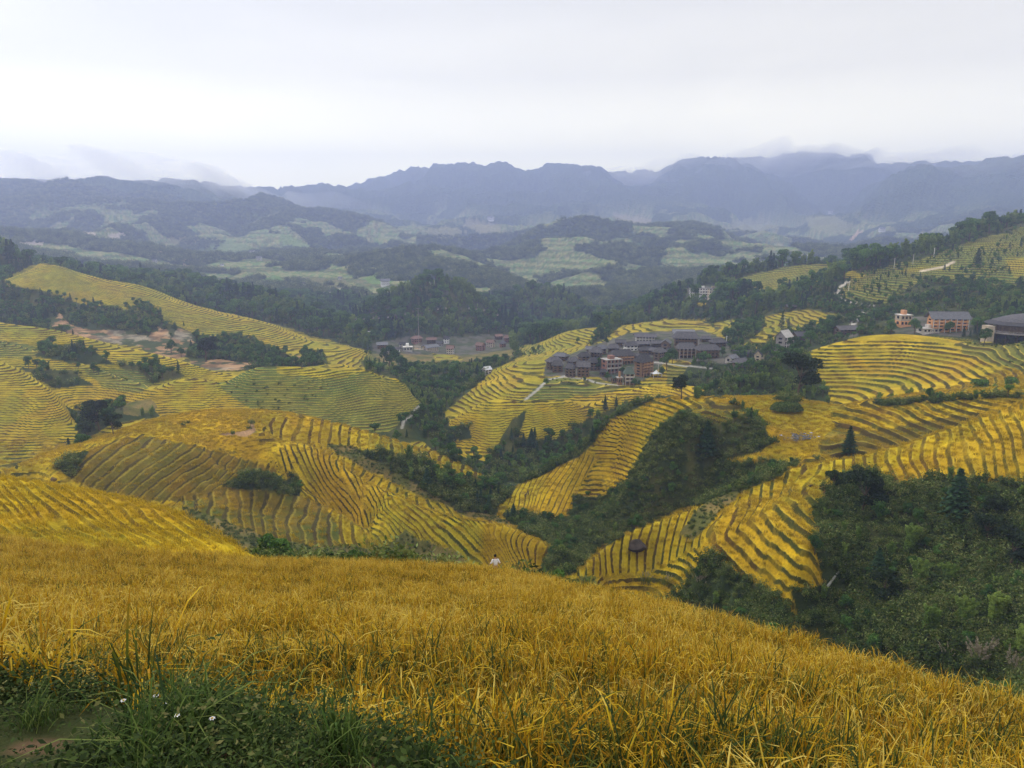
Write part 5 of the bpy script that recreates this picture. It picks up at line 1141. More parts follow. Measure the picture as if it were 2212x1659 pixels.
# the round restaurant with stepped roofs at the right edge
def round_building():
    p = hit(2205, 735, 250); s = p.y / 1658; o = tag(empty('round_restaurant', p + Vector((26 * s, 20 * s, 0))), 'round timber building with stepped grey roofs on stilts at the right edge', 'building')
    def ring(r0, z0, r1, z1, t=.3, n=56, sy=.8):
        V = []
        for k in range(n):
            a = 6.2832 * k / n; c, q = math.cos(a), math.sin(a) * sy
            V += [(r0 * c, r0 * q, z0), (r1 * c, r1 * q, z1), (r1 * c, r1 * q, z1 + t), (r0 * c, r0 * q, z0 + t)]
        F = [(4 * k + j, 4 * k + (j + 1) % 4, 4 * ((k + 1) % n) + (j + 1) % 4, 4 * ((k + 1) % n) + j) for k in range(n) for j in range(4)]
        return V, F
    R = 92 * s; D = 4.2
    MB().poly(*ring(R * 1.0, D - .5, .1, D - .4, .5)).build('deck', MW['conc'], o)
    m = MB().poly(*ring(R * 1.0, D + 1.0, R * .985, D + 1.0, .1))
    for k in range(72):
        a = 6.2832 * k / 72; x, y = R * .99 * math.cos(a), R * .8 * .99 * math.sin(a); m.box(x - .05, x + .05, y - .05, y + .05, D, D + 1.0)
    m.build('railing', MW['conc'], o)
    m = MB()
    for k in range(30):
        a = 6.2832 * k / 30; x, y = R * .86 * math.cos(a), R * .8 * .86 * math.sin(a); m.box(x - .18, x + .18, y - .18, y + .18, D, D + 4.2)
    m.build('posts', MW['wood'], o)
    m = MB()
    for k in range(22):
        a = 6.2832 * k / 22; x, y = R * .9 * math.cos(a), R * .8 * .9 * math.sin(a); m.box(x - .16, x + .16, y - .16, y + .16, -9, D - .4)
    m.build('stilts', MW['wood'], o)
    MB().poly(*ring(R * .7, D, R * .69, D, 4.2)).build('wall', MW['wood'], o)
    for i, (a, b, z) in enumerate(((.96, .74, 3.9), (.80, .56, 5.3), (.62, .36, 6.6), (.42, .02, 7.8))):
        MB().poly(*ring(R * a, D + z, R * b, D + z + 1.7, .3)).build('roof', MR['dark'], o)
    a_ = MB().box(-R * 1.14, -R * .98, -R * .3, -R * .05, D - 6, D + 3.4); a_.build('stair_tower', MW['cream'], o)
round_building()
# white tent in the village
def tent():
    p = hit(1417, 813, 250); s = p.y / 1658; o = tag(empty('tent', p, .3), 'white peaked fabric tent below the tall orange timber house', 'tent')
    n = 9; g = np.linspace(-1, 1, n); V = []; 
    for y in g:
        for x in g: r = max(abs(x), abs(y)); V.append((x * 10.5 * s, y * 8 * s, (6 + 8.5 * (1 - math.hypot(x, y) / 1.42) ** 2.3 + .8 * (abs(x * y))) * s))
    F = [(r * n + c, r * n + c + 1, (r + 1) * n + c + 1, (r + 1) * n + c) for r in range(n - 1) for c in range(n - 1)]
    MB().poly(V, F).build('canopy', MR['white'], o)
    m = MB()
    for x in (-1, 1):
        for y in (-1, 1): m.box(x * 10 * s - .12, x * 10 * s + .12, y * 7.6 * s - .12, y * 7.6 * s + .12, -2, 6.2 * s)
    m.build('poles', MW['white'], o)
tent()
def pole(px, py, h, lab, cross=True, y0=60):
    p = hit(px, py, y0); H = h * p.y / 1658; o = tag(empty('utility_pole', p), lab, 'pole', 'utility poles'); r = max(.14, .0004 * p.y)
    MB().poly(*(lambda k: ([(r * math.cos(6.2832 * j / 8) * q, r * math.sin(6.2832 * j / 8) * q, z) for q, z in ((1, -1), (.7, H)) for j in range(8)], [(j, (j + 1) % 8, 8 + (j + 1) % 8, 8 + j) for j in range(8)] + [tuple(range(8, 16))]))(0)).build('pole', MW['white'], o)
    MB().box(-1.0, 1.0, -.08, .08, H * .9, H * .9 + .16).build('crossarm', MW['conc'], o)
pole(1569, 744, 18, 'white utility pole at the upper right corner of the village'); pole(1833, 628, 20, 'white utility pole above the bend of the dirt road')
pole(1931, 580, 22, 'utility pole left of the bright golden strip on the right slope'); pole(1972, 570, 20, 'utility pole behind the bright golden strip on the right slope'); pole(2017, 556, 20, 'highest utility pole on the right slope near the earth cut')
pole(1421, 816, 32, 'tall pale pole rising beside the white tent'); pole(1694, 700, 16, 'thin pole among the upper golden terraces near the white canopy'); pole(1482, 657, 12, 'small far pole left of the pale apartment blocks')
# cable car in front of the wooded hill
GP = [(768, 690), (786, 689), (806, 687), (818, 687), (838, 685), (854, 681), (875, 678), (892, 673), (928, 669), (946, 667), (963, 666), (996, 666), (1013, 666), (1029, 667), (1046, 670), (1075, 680)]
def cable_points():
    out_ = []
    for px, py in GP: u, e = uv_e(px, py); Y = 690.0; out_.append(Vector((u * Y, Y, e * Y)))
    return out_
CP = cable_points()
m, t, b = make_mat('steel_cable'); b.inputs['Base Color'].default_value = (.12, .12, .13, 1); M_STEEL = m
tag(quad_obj := bpy.data.objects.new('cable', quad_mesh('cable', tube([p + Vector((0, 0, 2.0)) for p in CP], [.05] * len(CP), 4), np.zeros(4 * (len(CP) - 1)), M_STEEL)), 'thin steel cable carrying the white gondolas across the wooded valley', 'cable'); link(quad_obj)
def gondola():
    o = empty('gondola', (0, 0, 0)); 
    bm = bmesh.new(); bmesh.ops.create_cube(bm, size=1); bmesh.ops.scale(bm, verts=bm.verts, vec=(1.5, 1.2, 1.4)); bmesh.ops.bevel(bm, geom=bm.edges[:], offset=.25, segments=2, affect='EDGES')
    me = bpy.data.meshes.new('cabin'); bm.to_mesh(me); bm.free(); me.materials.append(MW['conc']); c = link(bpy.data.objects.new('cabin', me)); c.parent = o
    MB().box(-.6, .6, -.67, -.655, -.1, .5).build('window', M_GLASS, o); MB().box(-.05, .05, -.05, .05, .78, 2.0).build('hanger', M_STEEL, o); return o
g0 = gondola(); order = ['leftmost', 'second from left', 'third from left', 'fourth from left', 'fifth from left', 'sixth from left', 'seventh from left', 'eighth from left, beside the pylon', 'eighth from right, just right of the pylon', 'seventh from right', 'sixth from right', 'fifth from right', 'fourth from right', 'third from right', 'second from right', 'rightmost']
for i, p in enumerate(CP):
    if i == 0: o = g0
    else:
        o = g0.copy(); link(o)
        for ch in g0.children: c = ch.copy(); link(c); c.parent = o
    o.location = p; tag(o, 'white cable car gondola before the wooded hill, ' + order[i], 'gondola', 'cable car gondolas')
def pylon():
    u, e = uv_e(903, 671); Y = 691.0; top = e * Y + 2.0; z0 = ground_z(u * Y, Y); o = tag(empty('cable_car_pylon', (u * Y, Y, z0)), 'pale steel pylon of the cable car standing in the woods', 'pylon'); H = top - z0
    MB().box(-.2, .2, -.2, .2, -1, H).build('mast', MW['conc'], o); MB().box(-1.8, 1.8, -.15, .15, H - .3, H + .1).build('crossarm', MW['conc'], o)
pylon()

# ------------------------------------------------------------------ single trees
PARTS = {}
M_DARKLEAF = leaf_mat('dark_leaf', [(0, (.008, .016, .008)), (.5, (.022, .042, .016)), (1, (.06, .095, .03))], .3)
def tree_parts(kind, i):
    if (kind, i) not in PARTS:
        gen, mat, a = dict(dark=(broadleaf, M_DARKLEAF, (7, 3200, .28)), broad=(broadleaf, M_BROAD, (7, 2600, .3)), conifer=(conifer, M_CONIF, (7.5, 2200, .3)), bamboo=(bamboo, M_BAMBOO, (7, 3600, .25)), spare=(conifer, M_CONIF, (7.5, 420, .34, .26)))[kind]
        q, t, tr = gen(700 + 10 * i + len(kind), *a)
        PARTS[(kind, i)] = (quad_mesh('crown', q, t, mat), quad_mesh('trunk', tr, np.full(len(tr), .4), M_BARK))
    return PARTS[(kind, i)]
NAMES = dict(dark='broadleaf_tree', broad='broadleaf_tree', conifer='conifer', bamboo='bamboo_clump', spare='fir_tree')
def tree(kind, px, py, hpx, label, group=None, y0=46, width=1.0):
    p = hit(px, py, y0); H = hpx * p.y / 1658; s = H / (6.3 if kind in ('broad', 'dark') else 7.2)
    o = tag(empty(NAMES[kind], p - Vector((0, 0, .1)), (px * 7 % 63) / 10, 1), label, 'bamboo' if kind == 'bamboo' else 'tree', group); o.scale = (s * width, s * width, s)
    c, t = tree_parts(kind, (px + py) % 3); link(bpy.data.objects.new('crown', c)).parent = o; link(bpy.data.objects.new('stems' if kind == 'bamboo' else 'trunk', t)).parent = o
    return o
TREES = [
 ('conifer', 2065, 1115, 95, 'tallest dark conifer at the right, in front of the golden spur', None),
 ('conifer', 1833, 982, 55, 'lone dark conifer before the dark terraced bank at right centre', None),
 ('conifer', 1526, 985, 66, 'dark conifer on the flank of the scrubby knoll', None), ('spare', 1622, 916, 38, 'thin sparse fir on the knoll left of the golden pond field', None),
 ('spare', 1584, 905, 24, 'small fir near the top of the scrubby knoll', None),
 ('dark', 1862, 1112, 86, 'broad dark layered tree below the golden spur at right', None), ('dark', 1800, 1060, 40, 'dark bushy tree at the left foot of the broad layered tree', None),
 ('bamboo', 1966, 1192, 90, 'bright green bamboo clump below the tallest right conifer', 'bamboo clumps on the right slope'),
 ('bamboo', 1985, 1268, 92, 'tall pale green bamboo stem cluster in the middle of the right slope', 'bamboo clumps on the right slope'),
 ('bamboo', 2048, 1268, 78, 'bamboo clump right of the tall pale green cluster', 'bamboo clumps on the right slope'),
 ('bamboo', 2010, 1370, 100, 'lower left bamboo clump overhanging the pampas grass', 'bamboo clumps on the right slope'),
 ('bamboo', 2084, 1352, 96, 'bamboo clump directly above the pampas grass at right', 'bamboo clumps on the right slope'),
 ('bamboo', 2150, 1345, 104, 'large dark bamboo clump near the right edge', 'bamboo clumps on the right slope'),
 ('bamboo', 2205, 1410, 96, 'lowest bamboo clump at the right edge', 'bamboo clumps on the right slope'),
 ('dark', 2180, 1230, 80, 'dark broadleaf tree at the right edge above the bamboos', None), ('dark', 2128, 1180, 60, 'broadleaf tree behind the bamboos right of the tallest conifer', None),
 ('dark', 1905, 1300, 66, 'dark tree left of the lower bamboos, right of the fallen trunk', None), ('conifer', 1895, 1245, 60, 'dark narrow conifer in scrub above the fallen trunk', None),
 ('broad', 1760, 1200, 44, 'bush like tree at the tips of the golden terrace stripes', None), ('dark', 2150, 1120, 46, 'tree at the upper right scrub edge under the golden spur', None),
 ('conifer', 1097, 1124, 22, 'small pointed conifer, left of the pair at the gully mouth', None), ('conifer', 1109, 1124, 34, 'taller of the pair of conifers at the gully mouth', None), ('broad', 1130, 1124, 28, 'rounded tree right of the conifer pair at the gully mouth', None),
 ('broad', 1049, 1109, 19, 'small dark round tree on the meadow behind the striped spur', None), ('conifer', 1060, 1082, 30, 'pointed conifer in the gully left of the golden tongue', None), ('conifer', 1078, 1070, 26, 'conifer right behind the pointed conifer in the gully', None),
 ('conifer', 923, 1054, 40, 'largest conifer on the dry strip behind the s curved terraces', None), ('conifer', 893, 1036, 24, 'conifer left of the largest one on the dry strip', None), ('spare', 845, 1024, 24, 'sparse fir at mid height on the dry strip', None),
 ('spare', 795, 990, 24, 'leftmost fir at the top of the dry strip', None), ('spare', 806, 996, 20, 'second fir at the top of the dry strip', None), ('spare', 822, 1000, 20, 'third fir at the top of the dry strip', None),
 ('conifer', 1307, 888, 28, 'pointed conifer between the golden terraces and bamboo valley', None), ('conifer', 1331, 880, 20, 'smaller conifer up the valley from the pointed one', None), ('conifer', 1148, 968, 38, 'conifer at the left end of the wooded side valley', None),
 ('dark', 1472, 862, 42, 'dark tree at the corner where two golden hills meet below the village', None), ('bamboo', 1505, 862, 40, 'bright bamboo right of the dark corner tree below the village', None),
 ('dark', 1722, 860, 78, 'large dark tree left of the big terraced hill on the right', None), ('bamboo', 1650, 840, 52, 'bamboo left of the large dark tree, above golden strips', None), ('bamboo', 1680, 850, 50, 'second bamboo touching the large dark tree', None), ('bamboo', 1632, 832, 34, 'leftmost small bamboo above the golden strips', None),
 ('spare', 1688, 722, 46, 'tall twin topped fir behind the concrete frame house', None), ('spare', 1702, 722, 36, 'fir right of the twin topped fir behind the concrete frame house', None),
 ('broad', 2050, 722, 26, 'tree in front of the middle of the orange hotel', None), ('broad', 1975, 722, 32, 'dark tree left of the orange hotel', None), ('broad', 1925, 722, 30, 'tree left of the small orange building', None),
 ('broad', 2112, 722, 34, 'tree right of the orange hotel', None), ('broad', 2125, 745, 34, 'dark tree under the left side of the round building', None), ('conifer', 2111, 574, 32, 'large dark tree alone on the upper right green slope', None), ('conifer', 2040, 584, 14, 'small dark fir at the end of the bright golden strip', None),
 ('conifer', 2201, 626, 24, 'dark fir by the right edge on the upper slope', None), ('spare', 1816, 580, 9, 'tiny fir on the skyline above the small golden terraces', None),
 ('broad', 203, 806, 22, 'small dark tree pair left member on the left golden slope', None), ('broad', 213, 810, 16, 'small dark tree pair right member on the left golden slope', None), ('broad', 170, 797, 14, 'round bush on the golden slope left of the tree pair', None),
 ('conifer', 397, 704, 9, 'tiny fir standing alone on the long left golden slope', None), ('broad', 566, 772, 26, 'dark tree at the lower end of the long left slope', None), ('broad', 660, 772, 26, 'dark tree right of the orange scar under the long left slope', None),
 ('broad', 370, 764, 28, 'dark tree in front of the orange landslide', None), ('broad', 392, 772, 20, 'tree just right of the one before the landslide', None), ('dark', 445, 782, 44, 'big dark tree right of the landslide', None),
 ('dark', 215, 930, 56, 'biggest dark tree in the hollow left of the golden plateau', None), ('dark', 245, 938, 38, 'dark tree right of the biggest one in the left hollow', None), ('dark', 190, 950, 36, 'dark tree left of the biggest one in the left hollow', None),
 ('broad', 840, 800, 50, 'dark tree crown at the right end of the centre left terraces', None), ('broad', 868, 806, 36, 'tree next to the dark crown at the right end of the terraces', None), ('bamboo', 920, 830, 44, 'pale bamboo in the valley left of the golden knob', None), ('bamboo', 890, 825, 40, 'bamboo in the valley nearer the terraces', None),
 ('broad', 980, 830, 40, 'broad tree in the valley between bamboo and the golden knob', None), ('broad', 1262, 826, 12, 'small tree before the footpath, left in the village', None), ('broad', 1295, 800, 26, 'dark tree rising beside the reddish brown house', None),
 ('broad', 1312, 822, 18, 'round tree below the unfinished brick house', None), ('broad', 1345, 812, 18, 'tree between the brick house and the green roofed house', None), ('broad', 1440, 800, 36, 'large dark tree in the village gap right of the white tent', None),
 ('broad', 1452, 786, 32, 'dark tree left of the white windowed guesthouse', None), ('broad', 1430, 812, 20, 'tree right beside the white tent', None), ('broad', 1370, 836, 18, 'tree at the foot of the narrow green roofed house', None),
 ('broad', 1380, 835, 14, 'bush like tree below the tall orange house', None), ('broad', 1560, 772, 22, 'tree right of the last brown guesthouse', None), ('broad', 1618, 808, 30, 'dark tree between the right end house and the yellowish house', None),
 ('broad', 1655, 775, 30, 'tree below the concrete frame house', None), ('broad', 1712, 765, 36, 'dark tree hiding the foot of the concrete frame house', None), ('broad', 1750, 745, 30, 'tree right of the house with the small white gable window', None), ('broad', 1790, 728, 36, 'tree left of the black roofed house in the woods', None),
 ('broad', 1310, 745, 14, 'tree behind the upper left end of the village', None), ('broad', 1180, 834, 17, 'lone dark bush tree beside the footpath left of the green terraces', None), ('broad', 1248, 742, 12, 'dark round tree at the gap between the two pale terraced hills', None),
]
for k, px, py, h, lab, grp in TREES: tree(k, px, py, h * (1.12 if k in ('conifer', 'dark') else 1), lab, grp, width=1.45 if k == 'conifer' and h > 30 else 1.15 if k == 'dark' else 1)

# ------------------------------------------------------------------ boulder, rocks, fallen trunk, bales
PLC = .5
def rock(name, px, py, wpx, hpx, label, mat, y0=60, seed=0):
    p = hit(px, py, y0); s = p.y / 1658; bm = bmesh.new(); bmesh.ops.create_icosphere(bm, subdivisions=4, radius=1); rng = random.Random(seed)
    pl = [Vector((rng.uniform(-1, 1), rng.uniform(-1, 1), rng.uniform(-.4, 1))).normalized() for _ in range(11)]
    for v in bm.verts:
        for q in pl:
            d = v.co.dot(q) - PLC
            if d > 0: v.co -= q * d
        v.co *= 1 + .05 * float(fbm(np.array([v.co.x * 3]), np.array([v.co.y * 3 + v.co.z * 2.1]), 4, seed)[0])
        v.co = Vector((v.co.x * wpx * s * .56, v.co.y * wpx * s * .45, v.co.z * hpx * s * .62 + hpx * s * .3))
    me = bpy.data.meshes.new(name); bm.to_mesh(me); bm.free(); me.materials.append(mat); o = link(bpy.data.objects.new(name, me)); o.location = p; return o
M_ROCK = wall_mat('dark_rock', (.022, .018, .015), (.085, .065, .052), .8); M_PALE = wall_mat('pale_rock', (.30, .30, .26), (.55, .55, .48), .8)
tag(rock('boulder', 1374, 1184, 50, 31, '', M_ROCK, seed=3), 'big dark brown boulder on the golden slope above the gully', 'boulder')
tag(rock('rock', 1372, 1140, 9, 7, '', M_ROCK, seed=5), 'small rock on the golden slope above the big boulder', 'rock')
tag(rock('rock', 1236, 1196, 22, 7, '', M_PALE, seed=7), 'pale flat slab of rock in the green gully', 'rock')
tag(rock('rock', 1266, 1212, 12, 6, '', M_PALE, seed=8), 'smaller pale slab below the flat slab in the gully', 'rock')
tag(rock('rock', 115, 1040, 16, 14, '', wall_mat('straw_heap', (.16, .10, .04), (.30, .2, .07), 3), y0=90, seed=9), 'brownish straw covered mound on the golden rim at far left', 'mound')
tag(rock('rock', 1750, 1052, 12, 8, '', M_ROCK, seed=11), 'dark stone in the golden paddy on the right spur', 'rock')
def log():
    a = hit(1786, 1272, 60); b = hit(1826, 1226, 60); b = Vector((b.x, b.y, b.z + .6)); a.z += .3
    mid = (a + b) / 2 + Vector((0, 0, .15)); q = tube([a, mid, b, b + (b - a) * .12 + Vector((0, 0, .3))], [.24, .19, .12, .03], 8); q2 = tube([mid, mid + Vector((.5, .2, .9))], [.07, .02], 5); q = np.concatenate([q, q2])
    o = link(bpy.data.objects.new('fallen_trunk', quad_mesh('fallen_trunk', q, np.zeros(len(q)), M_PALE))); tag(o, 'pale dead tree trunk leaning in the dark scrub', 'dead trunk')
log()
for i, (px, py, h, lab) in enumerate([(398, 920, 8, 'dark round bush on the golden plateau, left of the two'), (408, 915, 7, 'dark round bush on the golden plateau, right of the two'), (543, 917, 10, 'small dark shrub on the bare patch of the golden plateau'), (538, 928, 7, 'dark shrub below the bare patch on the plateau'), (504, 938, 9, 'dark shrub standing in the sunken plot of the plateau')]):
    p = hit(px, py, 120); o = link(bpy.data.objects.new('bush', T_SHRUB[i % 5])); o.location = p; s = h * p.y / 1658 / 1.6; o.scale = (s, s, s * 1.1); tag(o, lab, 'bush')
def mound():
    p = hit(1699, 884, 170); s_ = p.y / 1658; rng = np.random.default_rng(77); W, Hh = 36 * s_, 13 * s_; n = 5200; a = rng.uniform(0, 6.2832, n); t = rng.random(n) ** .5
    P = np.stack([W * t * np.cos(a), W * .7 * t * np.sin(a), Hh * np.clip(1.25 * (1 - t ** 5), 0, 1) * rng.uniform(.5, 1.05, n)], 1); N = np.stack([np.cos(a) * t, np.sin(a) * t, np.ones(n)], 1)
    o = link(bpy.data.objects.new('shrub_mound', quad_mesh('shrub_mound', leaves(P, N, .42, 1.6, .6, rng), np.clip(.45 + rng.normal(0, .2, n), 0, 1), M_SHRUB))); o.location = p
    tag(o, 'low round mound thick with green shrubs, ringed by golden rice below the wooded slope', 'mound')
mound()
# pond water among the golden stubble
def pond():
    m, t, b = make_mat('pond_water'); b.inputs['Base Color'].default_value = (.62, .64, .66, 1); b.inputs['Roughness'].default_value = .05; b.inputs['Specular IOR Level'].default_value = .9; b.inputs['Metallic'].default_value = .8
    geo = node(t, 'ShaderNodeNewGeometry'); bp = node(t, 'ShaderNodeBump'); bp.inputs['Strength'].default_value = .1; t.links.new(noise(t, geo.outputs['Position'], 3, 2), bp.inputs['Height']); t.links.new(bp.outputs[0], b.inputs['Normal'])
    V = []; F = []
    rng = random.Random(4)
    for k in range(95):
        px = rng.gauss(1728, 17); py = rng.gauss(947, 4.2); p = hit(px, py, 170); n = 9; b0 = len(V); r = rng.uniform(.12, .45)
        for j in range(n): a = 6.2832 * j / n; q = r * rng.uniform(.6, 1.2); V.append((p.x + q * math.cos(a) * 1.4, p.y + q * math.sin(a) * 1.6, p.z + .42 + k * .001))
        F.append(tuple(range(b0, b0 + n)))
    me = bpy.data.meshes.new('water'); me.from_pydata(V, [], F); me.materials.append(m); o = link(bpy.data.objects.new('water', me)); o['kind'] = 'structure'
pond()

# ------------------------------------------------------------------ foreground plants
def clump(name, px, py, hpx, n, spread, label, cat, mat=M_GRASS, y0=1.6, w=.011, tone=.45, plumes=0, bend=(.15, .7), Yat=None):
    p = hit(px, py, y0); H = hpx * p.y / 1658; rng = np.random.default_rng(int(px)); Q = blades(n, spread, H * .45, H, w, rng, bend, 5, .25); t0 = np.clip(rng.normal(tone, .18, n), 0, 1)
    o = tag(empty(name, p - Vector((0, 0, .02))), label, cat, 'pampas grass clumps' if plumes else None)
    link(bpy.data.objects.new('blades', quad_mesh('blades', np.concatenate(Q), np.concatenate([np.clip(t0 + .05 * i, 0, 1) for i in range(5)]), mat))).parent = o
    if plumes:
        a = rng.uniform(0, 6.28, plumes); l = rng.uniform(.1, .5, plumes); hh = H * rng.uniform(.75, 1.12, plumes); Qp = []
        for i in range(plumes):
            b0 = np.array([rng.normal(0, spread), rng.normal(0, spread), 0]); d = np.array([math.cos(a[i]), math.sin(a[i]), 0]) * l[i] * hh[i] * .7
            top = b0 + d * .75 + [0, 0, hh[i] * .8]; tip = b0 + d * 1.25 + [0, 0, hh[i]]
            Qp.append(tube([b0, b0 + d * .3 + [0, 0, hh[i] * .45], top], [.004, .003, .003], 3))
            m_ = 60; s = rng.random(m_); P = top + (tip - top) * s[:, None] + rng.normal(0, H * .012, (m_, 3)); Qp.append(leaves(P, rng.normal(0, 1, (m_, 3)), H * .02, 2.6, .5, rng))
        q = np.concatenate(Qp); link(bpy.data.objects.new('plumes', quad_mesh('plumes', q, rng.uniform(0, 1, len(q)), M_PLUME))).parent = o
    return o
clump('grass_clump', 735, 1640, 215, 60, .035, 'tall dark green grass clump rising from the bank into the rice', 'grass clump', w=.013, tone=.35, bend=(.05, .35))
clump('grass_clump', 455, 1510, 110, 34, .03, 'dark green grass clump at the rice edge on the left', 'grass clump', w=.010, tone=.35, bend=(.05, .3))
clump('rice_clump_green', 1335, 1640, 150, 46, .05, 'still green rice clump in the near golden field, centre right', 'rice plant', w=.012, tone=.3, bend=(.05, .4))
clump('rice_clump_green', 1022, 1450, 60, 30, .05, 'small green rice clump in mid field', 'rice plant', w=.011, tone=.3, bend=(.1, .5))
for px, py, h, n, lab in ((2110, 1470, 100, 22, 'large pampas grass with pale plumes at the right field edge'), (2180, 1478, 80, 14, 'pampas grass at the right edge beyond the rice'), (2045, 1440, 56, 7, 'smaller pampas grass left of the large one')):
    clump('pampas_grass', px, py, h, 110, .22, lab, 'grass', y0=16, w=.02, tone=.55, plumes=n, bend=(.3, .9))
for px, py, h, n, lab in ((1395, 1262, 34, 16, 'pale brown pampas grass above the near field edge, right of the golden nose'), (1440, 1268, 30, 14, 'second brown pampas grass right along the near field edge'), (1510, 1272, 34, 22, 'bushy pampas grass with upright plumes below the golden stripes'), (1490, 1240, 24, 16, 'small pampas grass higher up beside the bushy one')):
    clump('pampas_grass', px, py, h, 90, .7, lab, 'grass', y0=70, w=.07, tone=.5, plumes=n, bend=(.3, .9))
def flower(px, py, lab):
    p = hit(px, py, 1.6); o = tag(empty('white_flower', p + Vector((0, 0, 0))), lab, 'flower', 'white wild flowers on the bank'); h = .17
    q = tube([(0, 0, 0), (.01, 0, h)], [.0016, .0014], 4); link(bpy.data.objects.new('stem', quad_mesh('stem', q, np.full(len(q), .5), M_WEED))).parent = o
    m = MB(); n = 7
    for j in range(n):
        a = 6.2832 * j / n; c, s = math.cos(a), math.sin(a); r = .014; V = [(.002 * c, .002 * s, h), (r * .6 * c - .004 * s, r * .6 * s + .004 * c, h + .003), (r * c, r * s, h + .001), (r * .6 * c + .004 * s, r * .6 * s - .004 * c, h + .003)]; m.poly(V, [(0, 1, 2, 3)])
    m.build('petals', MR['white'], o); y_ = MB().box(-.003, .003, -.003, .003, h + .001, h + .005); mm, t, b = make_mat('flower_eye'); b.inputs['Base Color'].default_value = (.6, .35, .02, 1); y_.build('eye', mm, o)
for px, py, lab in ((390, 1628, 'white flower, biggest near the bottom centre left'), (466, 1636, 'white flower right of the biggest one near the bottom'), (362, 1600, 'white flower above and left of the biggest one'), (345, 1580, 'white flower near the bare brown soil'), (276, 1592, 'white flower left of the soil patch'),
                    (400, 1560, 'white flower at mid height of the bank'), (60, 1500, 'white flower at the far left among dark leaves'), (22, 1490, 'leftmost white flower by the picture edge')): flower(px, py, lab)

# ------------------------------------------------------------------ people
def skin_mat(name, c): m, t, b = make_mat(name); b.inputs['Base Color'].default_value = (*c, 1); b.inputs['Roughness'].default_value = .7; return m
M_SKIN = skin_mat('skin', (.42, .24, .16)); M_HAIR = skin_mat('hair', (.015, .012, .010)); M_SHIRT = skin_mat('white_cloth', (.72, .70, .70)); M_PANT = skin_mat('dark_cloth', (.03, .03, .045)); M_STRAP = skin_mat('strap_cloth', (.03, .035, .06))
def body_mesh(name, J, E, R, mat, parent, lv=2):
    me = bpy.data.meshes.new(name); me.from_pydata(J, E, []); o = link(bpy.data.objects.new(name, me)); md = o.modifiers.new('skin', 'SKIN'); md.use_smooth_shade = True
    for i, r in enumerate(R): me.skin_vertices[0].data[i].radius = r if isinstance(r, tuple) else (r, r)
    me.skin_vertices[0].data[0].use_root = True; s = o.modifiers.new('sub', 'SUBSURF'); s.levels = lv; s.render_levels = lv; me.materials.append(mat); o.parent = parent; return o
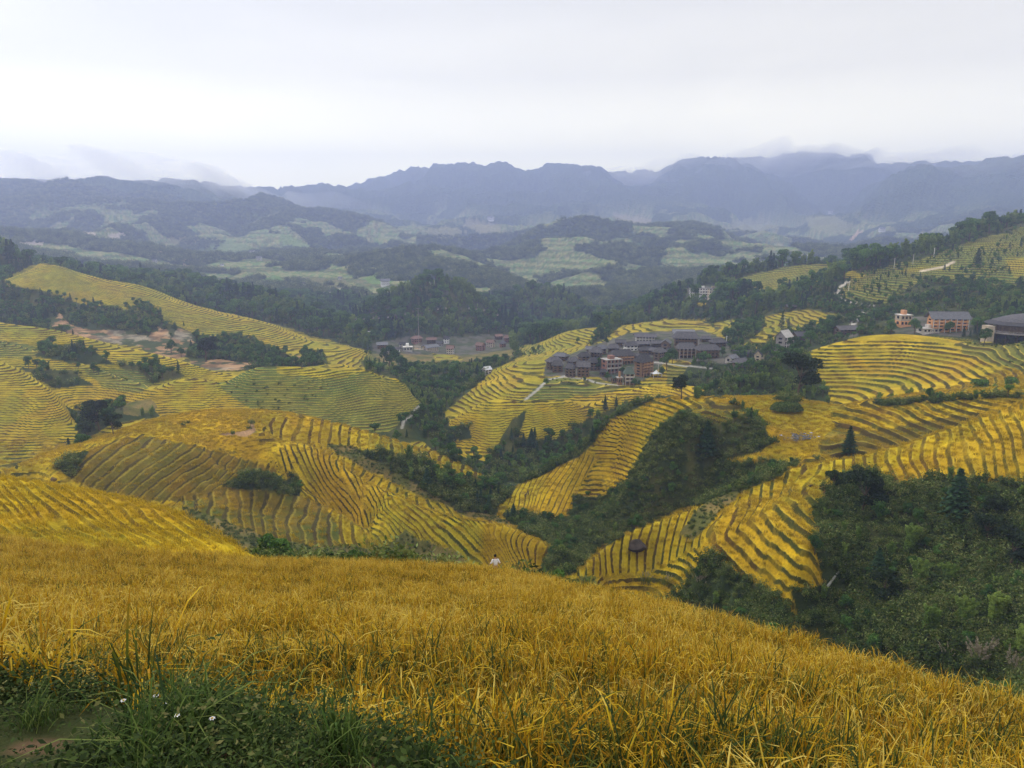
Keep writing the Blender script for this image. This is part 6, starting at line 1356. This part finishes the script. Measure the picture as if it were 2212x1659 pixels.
def person(p, rz, label, shirt, pants, bend=0.0, pack=False, group=None, arms=((-.30, .02, 1.05), (.30, .02, 1.05))):
    o = tag(empty('person', p, rz), label, 'person', group); b = bend
    def up(x, y, z):       # lean the upper body forward (towards -y) about the hips
        if z <= .95: return (x, y, z)
        h = z - .95; return (x, y - h * math.sin(b), .95 + h * math.cos(b))
    J = [(0, 0, .95), up(0, 0, 1.15), up(0, .01, 1.36), up(0, 0, 1.47), up(0, -.01, 1.55)]
    E = [(0, 1), (1, 2), (2, 3), (3, 4)]; R = [(.15, .11), (.135, .10), (.15, .10), (.055, .055), (.05, .05)]
    for s, hand in zip((-1, 1), arms):
        k = len(J); J += [up(s * .17, 0, 1.38), up(s * .26, .03, 1.2), up(*hand)]; E += [(2, k), (k, k + 1), (k + 1, k + 2)]; R += [.06, .045, .033]
        h = up(*hand); w = Vector(h)
        for f, (dx, dz, L) in enumerate(((-.03, -.01, .075), (-.012, -.012, .085), (.006, -.012, .08), (.024, -.01, .065), (-.04, .03, .05))):
            k2 = len(J); J += [(w.x + dx * .7, w.y - .02, w.z - .05 + dz), (w.x + dx, w.y - .03, w.z - .05 - L * .6), (w.x + dx, w.y - .045, w.z - .05 - L)]; E += [(k + 2, k2), (k2, k2 + 1), (k2 + 1, k2 + 2)]; R += [.011, .009, .008]
    for s in (-1, 1):
        k = len(J); J += [(s * .09, 0, .88), (s * .10, -.01, .50), (s * .11, .03, .10), (s * .12, -.10, .04)]; E += [(0, k), (k, k + 1), (k + 1, k + 2), (k + 2, k + 3)]; R += [.085, .06, .042, .035]
    body_mesh('body', J, E, R, M_SKIN, o)
    # head with face, on the same lean
    hb = bmesh.new(); bmesh.ops.create_uvsphere(hb, u_segments=28, v_segments=20, radius=1)
    for v in hb.verts:
        x, y, z = v.co; v.co = Vector((x * .078 * (1 - .18 * max(0, -z)), y * .098, z * .118))
        if y < -.8 and abs(x) < .22 and -.35 < z < .12: v.co.y -= .022 * (1 - abs(x) / .22)
        if y < -.6 and .12 < abs(x) < .5 and .0 < z < .25: v.co.y += .008
        if y < -.7 and abs(x) < .35 and -.62 < z < -.45: v.co.y -= .006
    me = bpy.data.meshes.new('head'); hb.to_mesh(me); hb.free(); me.polygons.foreach_set('use_smooth', [True] * len(me.polygons)); me.materials.append(M_SKIN); hd = link(bpy.data.objects.new('head', me)); hd.parent = o; hd.location = up(0, -.02, 1.64); hd.rotation_euler = (b * .6, 0, 0)
    hb = bmesh.new(); bmesh.ops.create_uvsphere(hb, u_segments=28, v_segments=20, radius=1)
    bmesh.ops.delete(hb, geom=[v for v in hb.verts if v.co.z < -.45 or (v.co.y < -.45 and v.co.z < .42)], context='VERTS')
    for v in hb.verts: v.co = Vector((v.co.x * .09, v.co.y * .108, v.co.z * .125))
    me = bpy.data.meshes.new('hair'); hb.to_mesh(me); hb.free(); me.materials.append(M_HAIR); hr = link(bpy.data.objects.new('hair', me)); hr.parent = hd; hr.location = (0, .008, .012)
    # shirt and trousers following the body
    J2 = [up(0, 0, .98), up(0, 0, 1.15), up(0, .01, 1.36), up(0, .005, 1.44)]; E2 = [(0, 1), (1, 2), (2, 3)]; R2 = [(.172, .13), (.158, .12), (.172, .12), (.08, .075)]
    for s, hand in zip((-1, 1), arms): k = len(J2); e_ = tuple((Vector(up(s * .26, .03, 1.2)) * .35 + Vector(up(*hand)) * .65)); J2 += [up(s * .17, 0, 1.38), up(s * .26, .03, 1.2), e_]; E2 += [(2, k), (k, k + 1), (k + 1, k + 2)]; R2 += [.078, .062, .052]
    body_mesh('shirt', J2, E2, R2, shirt, o)
    J3 = [(0, 0, .97)]; E3 = []; R3 = [(.17, .125)]
    for s in (-1, 1): k = len(J3); J3 += [(s * .09, 0, .86), (s * .10, -.01, .50), (s * .11, .03, .12)]; E3 += [(0, k), (k, k + 1), (k + 1, k + 2)]; R3 += [.105, .08, .065]
    body_mesh('trousers', J3, E3, R3, pants, o)
    if pack:
        for s in (-1, 1): q = tube([up(s * .10, -.13, 1.15), up(s * .11, -.12, 1.35), up(s * .10, -.02, 1.475), up(s * .12, .10, 1.38)], [.022] * 4, 6); link(bpy.data.objects.new('strap', quad_mesh('strap', q, np.zeros(len(q)), M_STRAP))).parent = o
    return o
u_, e_ = uv_e(1070, 1198); Yp = 47.0
zg = ground_z(u_ * Yp, Yp); ztop = e_ * Yp; 
person(Vector((u_ * Yp, Yp, ztop - 1.76)), math.pi + .2, 'person in a white shirt with shoulder straps, half hidden behind the near rice', M_SHIRT, M_PANT, .05, True, arms=((-.34, -.12, 1.1), (.34, -.12, 1.1)))
print('person height over ground', ztop - 1.76 - zg)
for px, py, lab, b in ((1141, 1072, 'distant farmer in dark clothes upright on the golden tongue, right of the two', .1), (1134, 1075, 'distant farmer in dark clothes stooping on the golden tongue, left of the two', .9)):
    p = hit(px, py, 180); person(p + Vector((0, 0, .05)), 1.0, lab, M_PANT, M_PANT, b, group='farmers on the golden tongue')
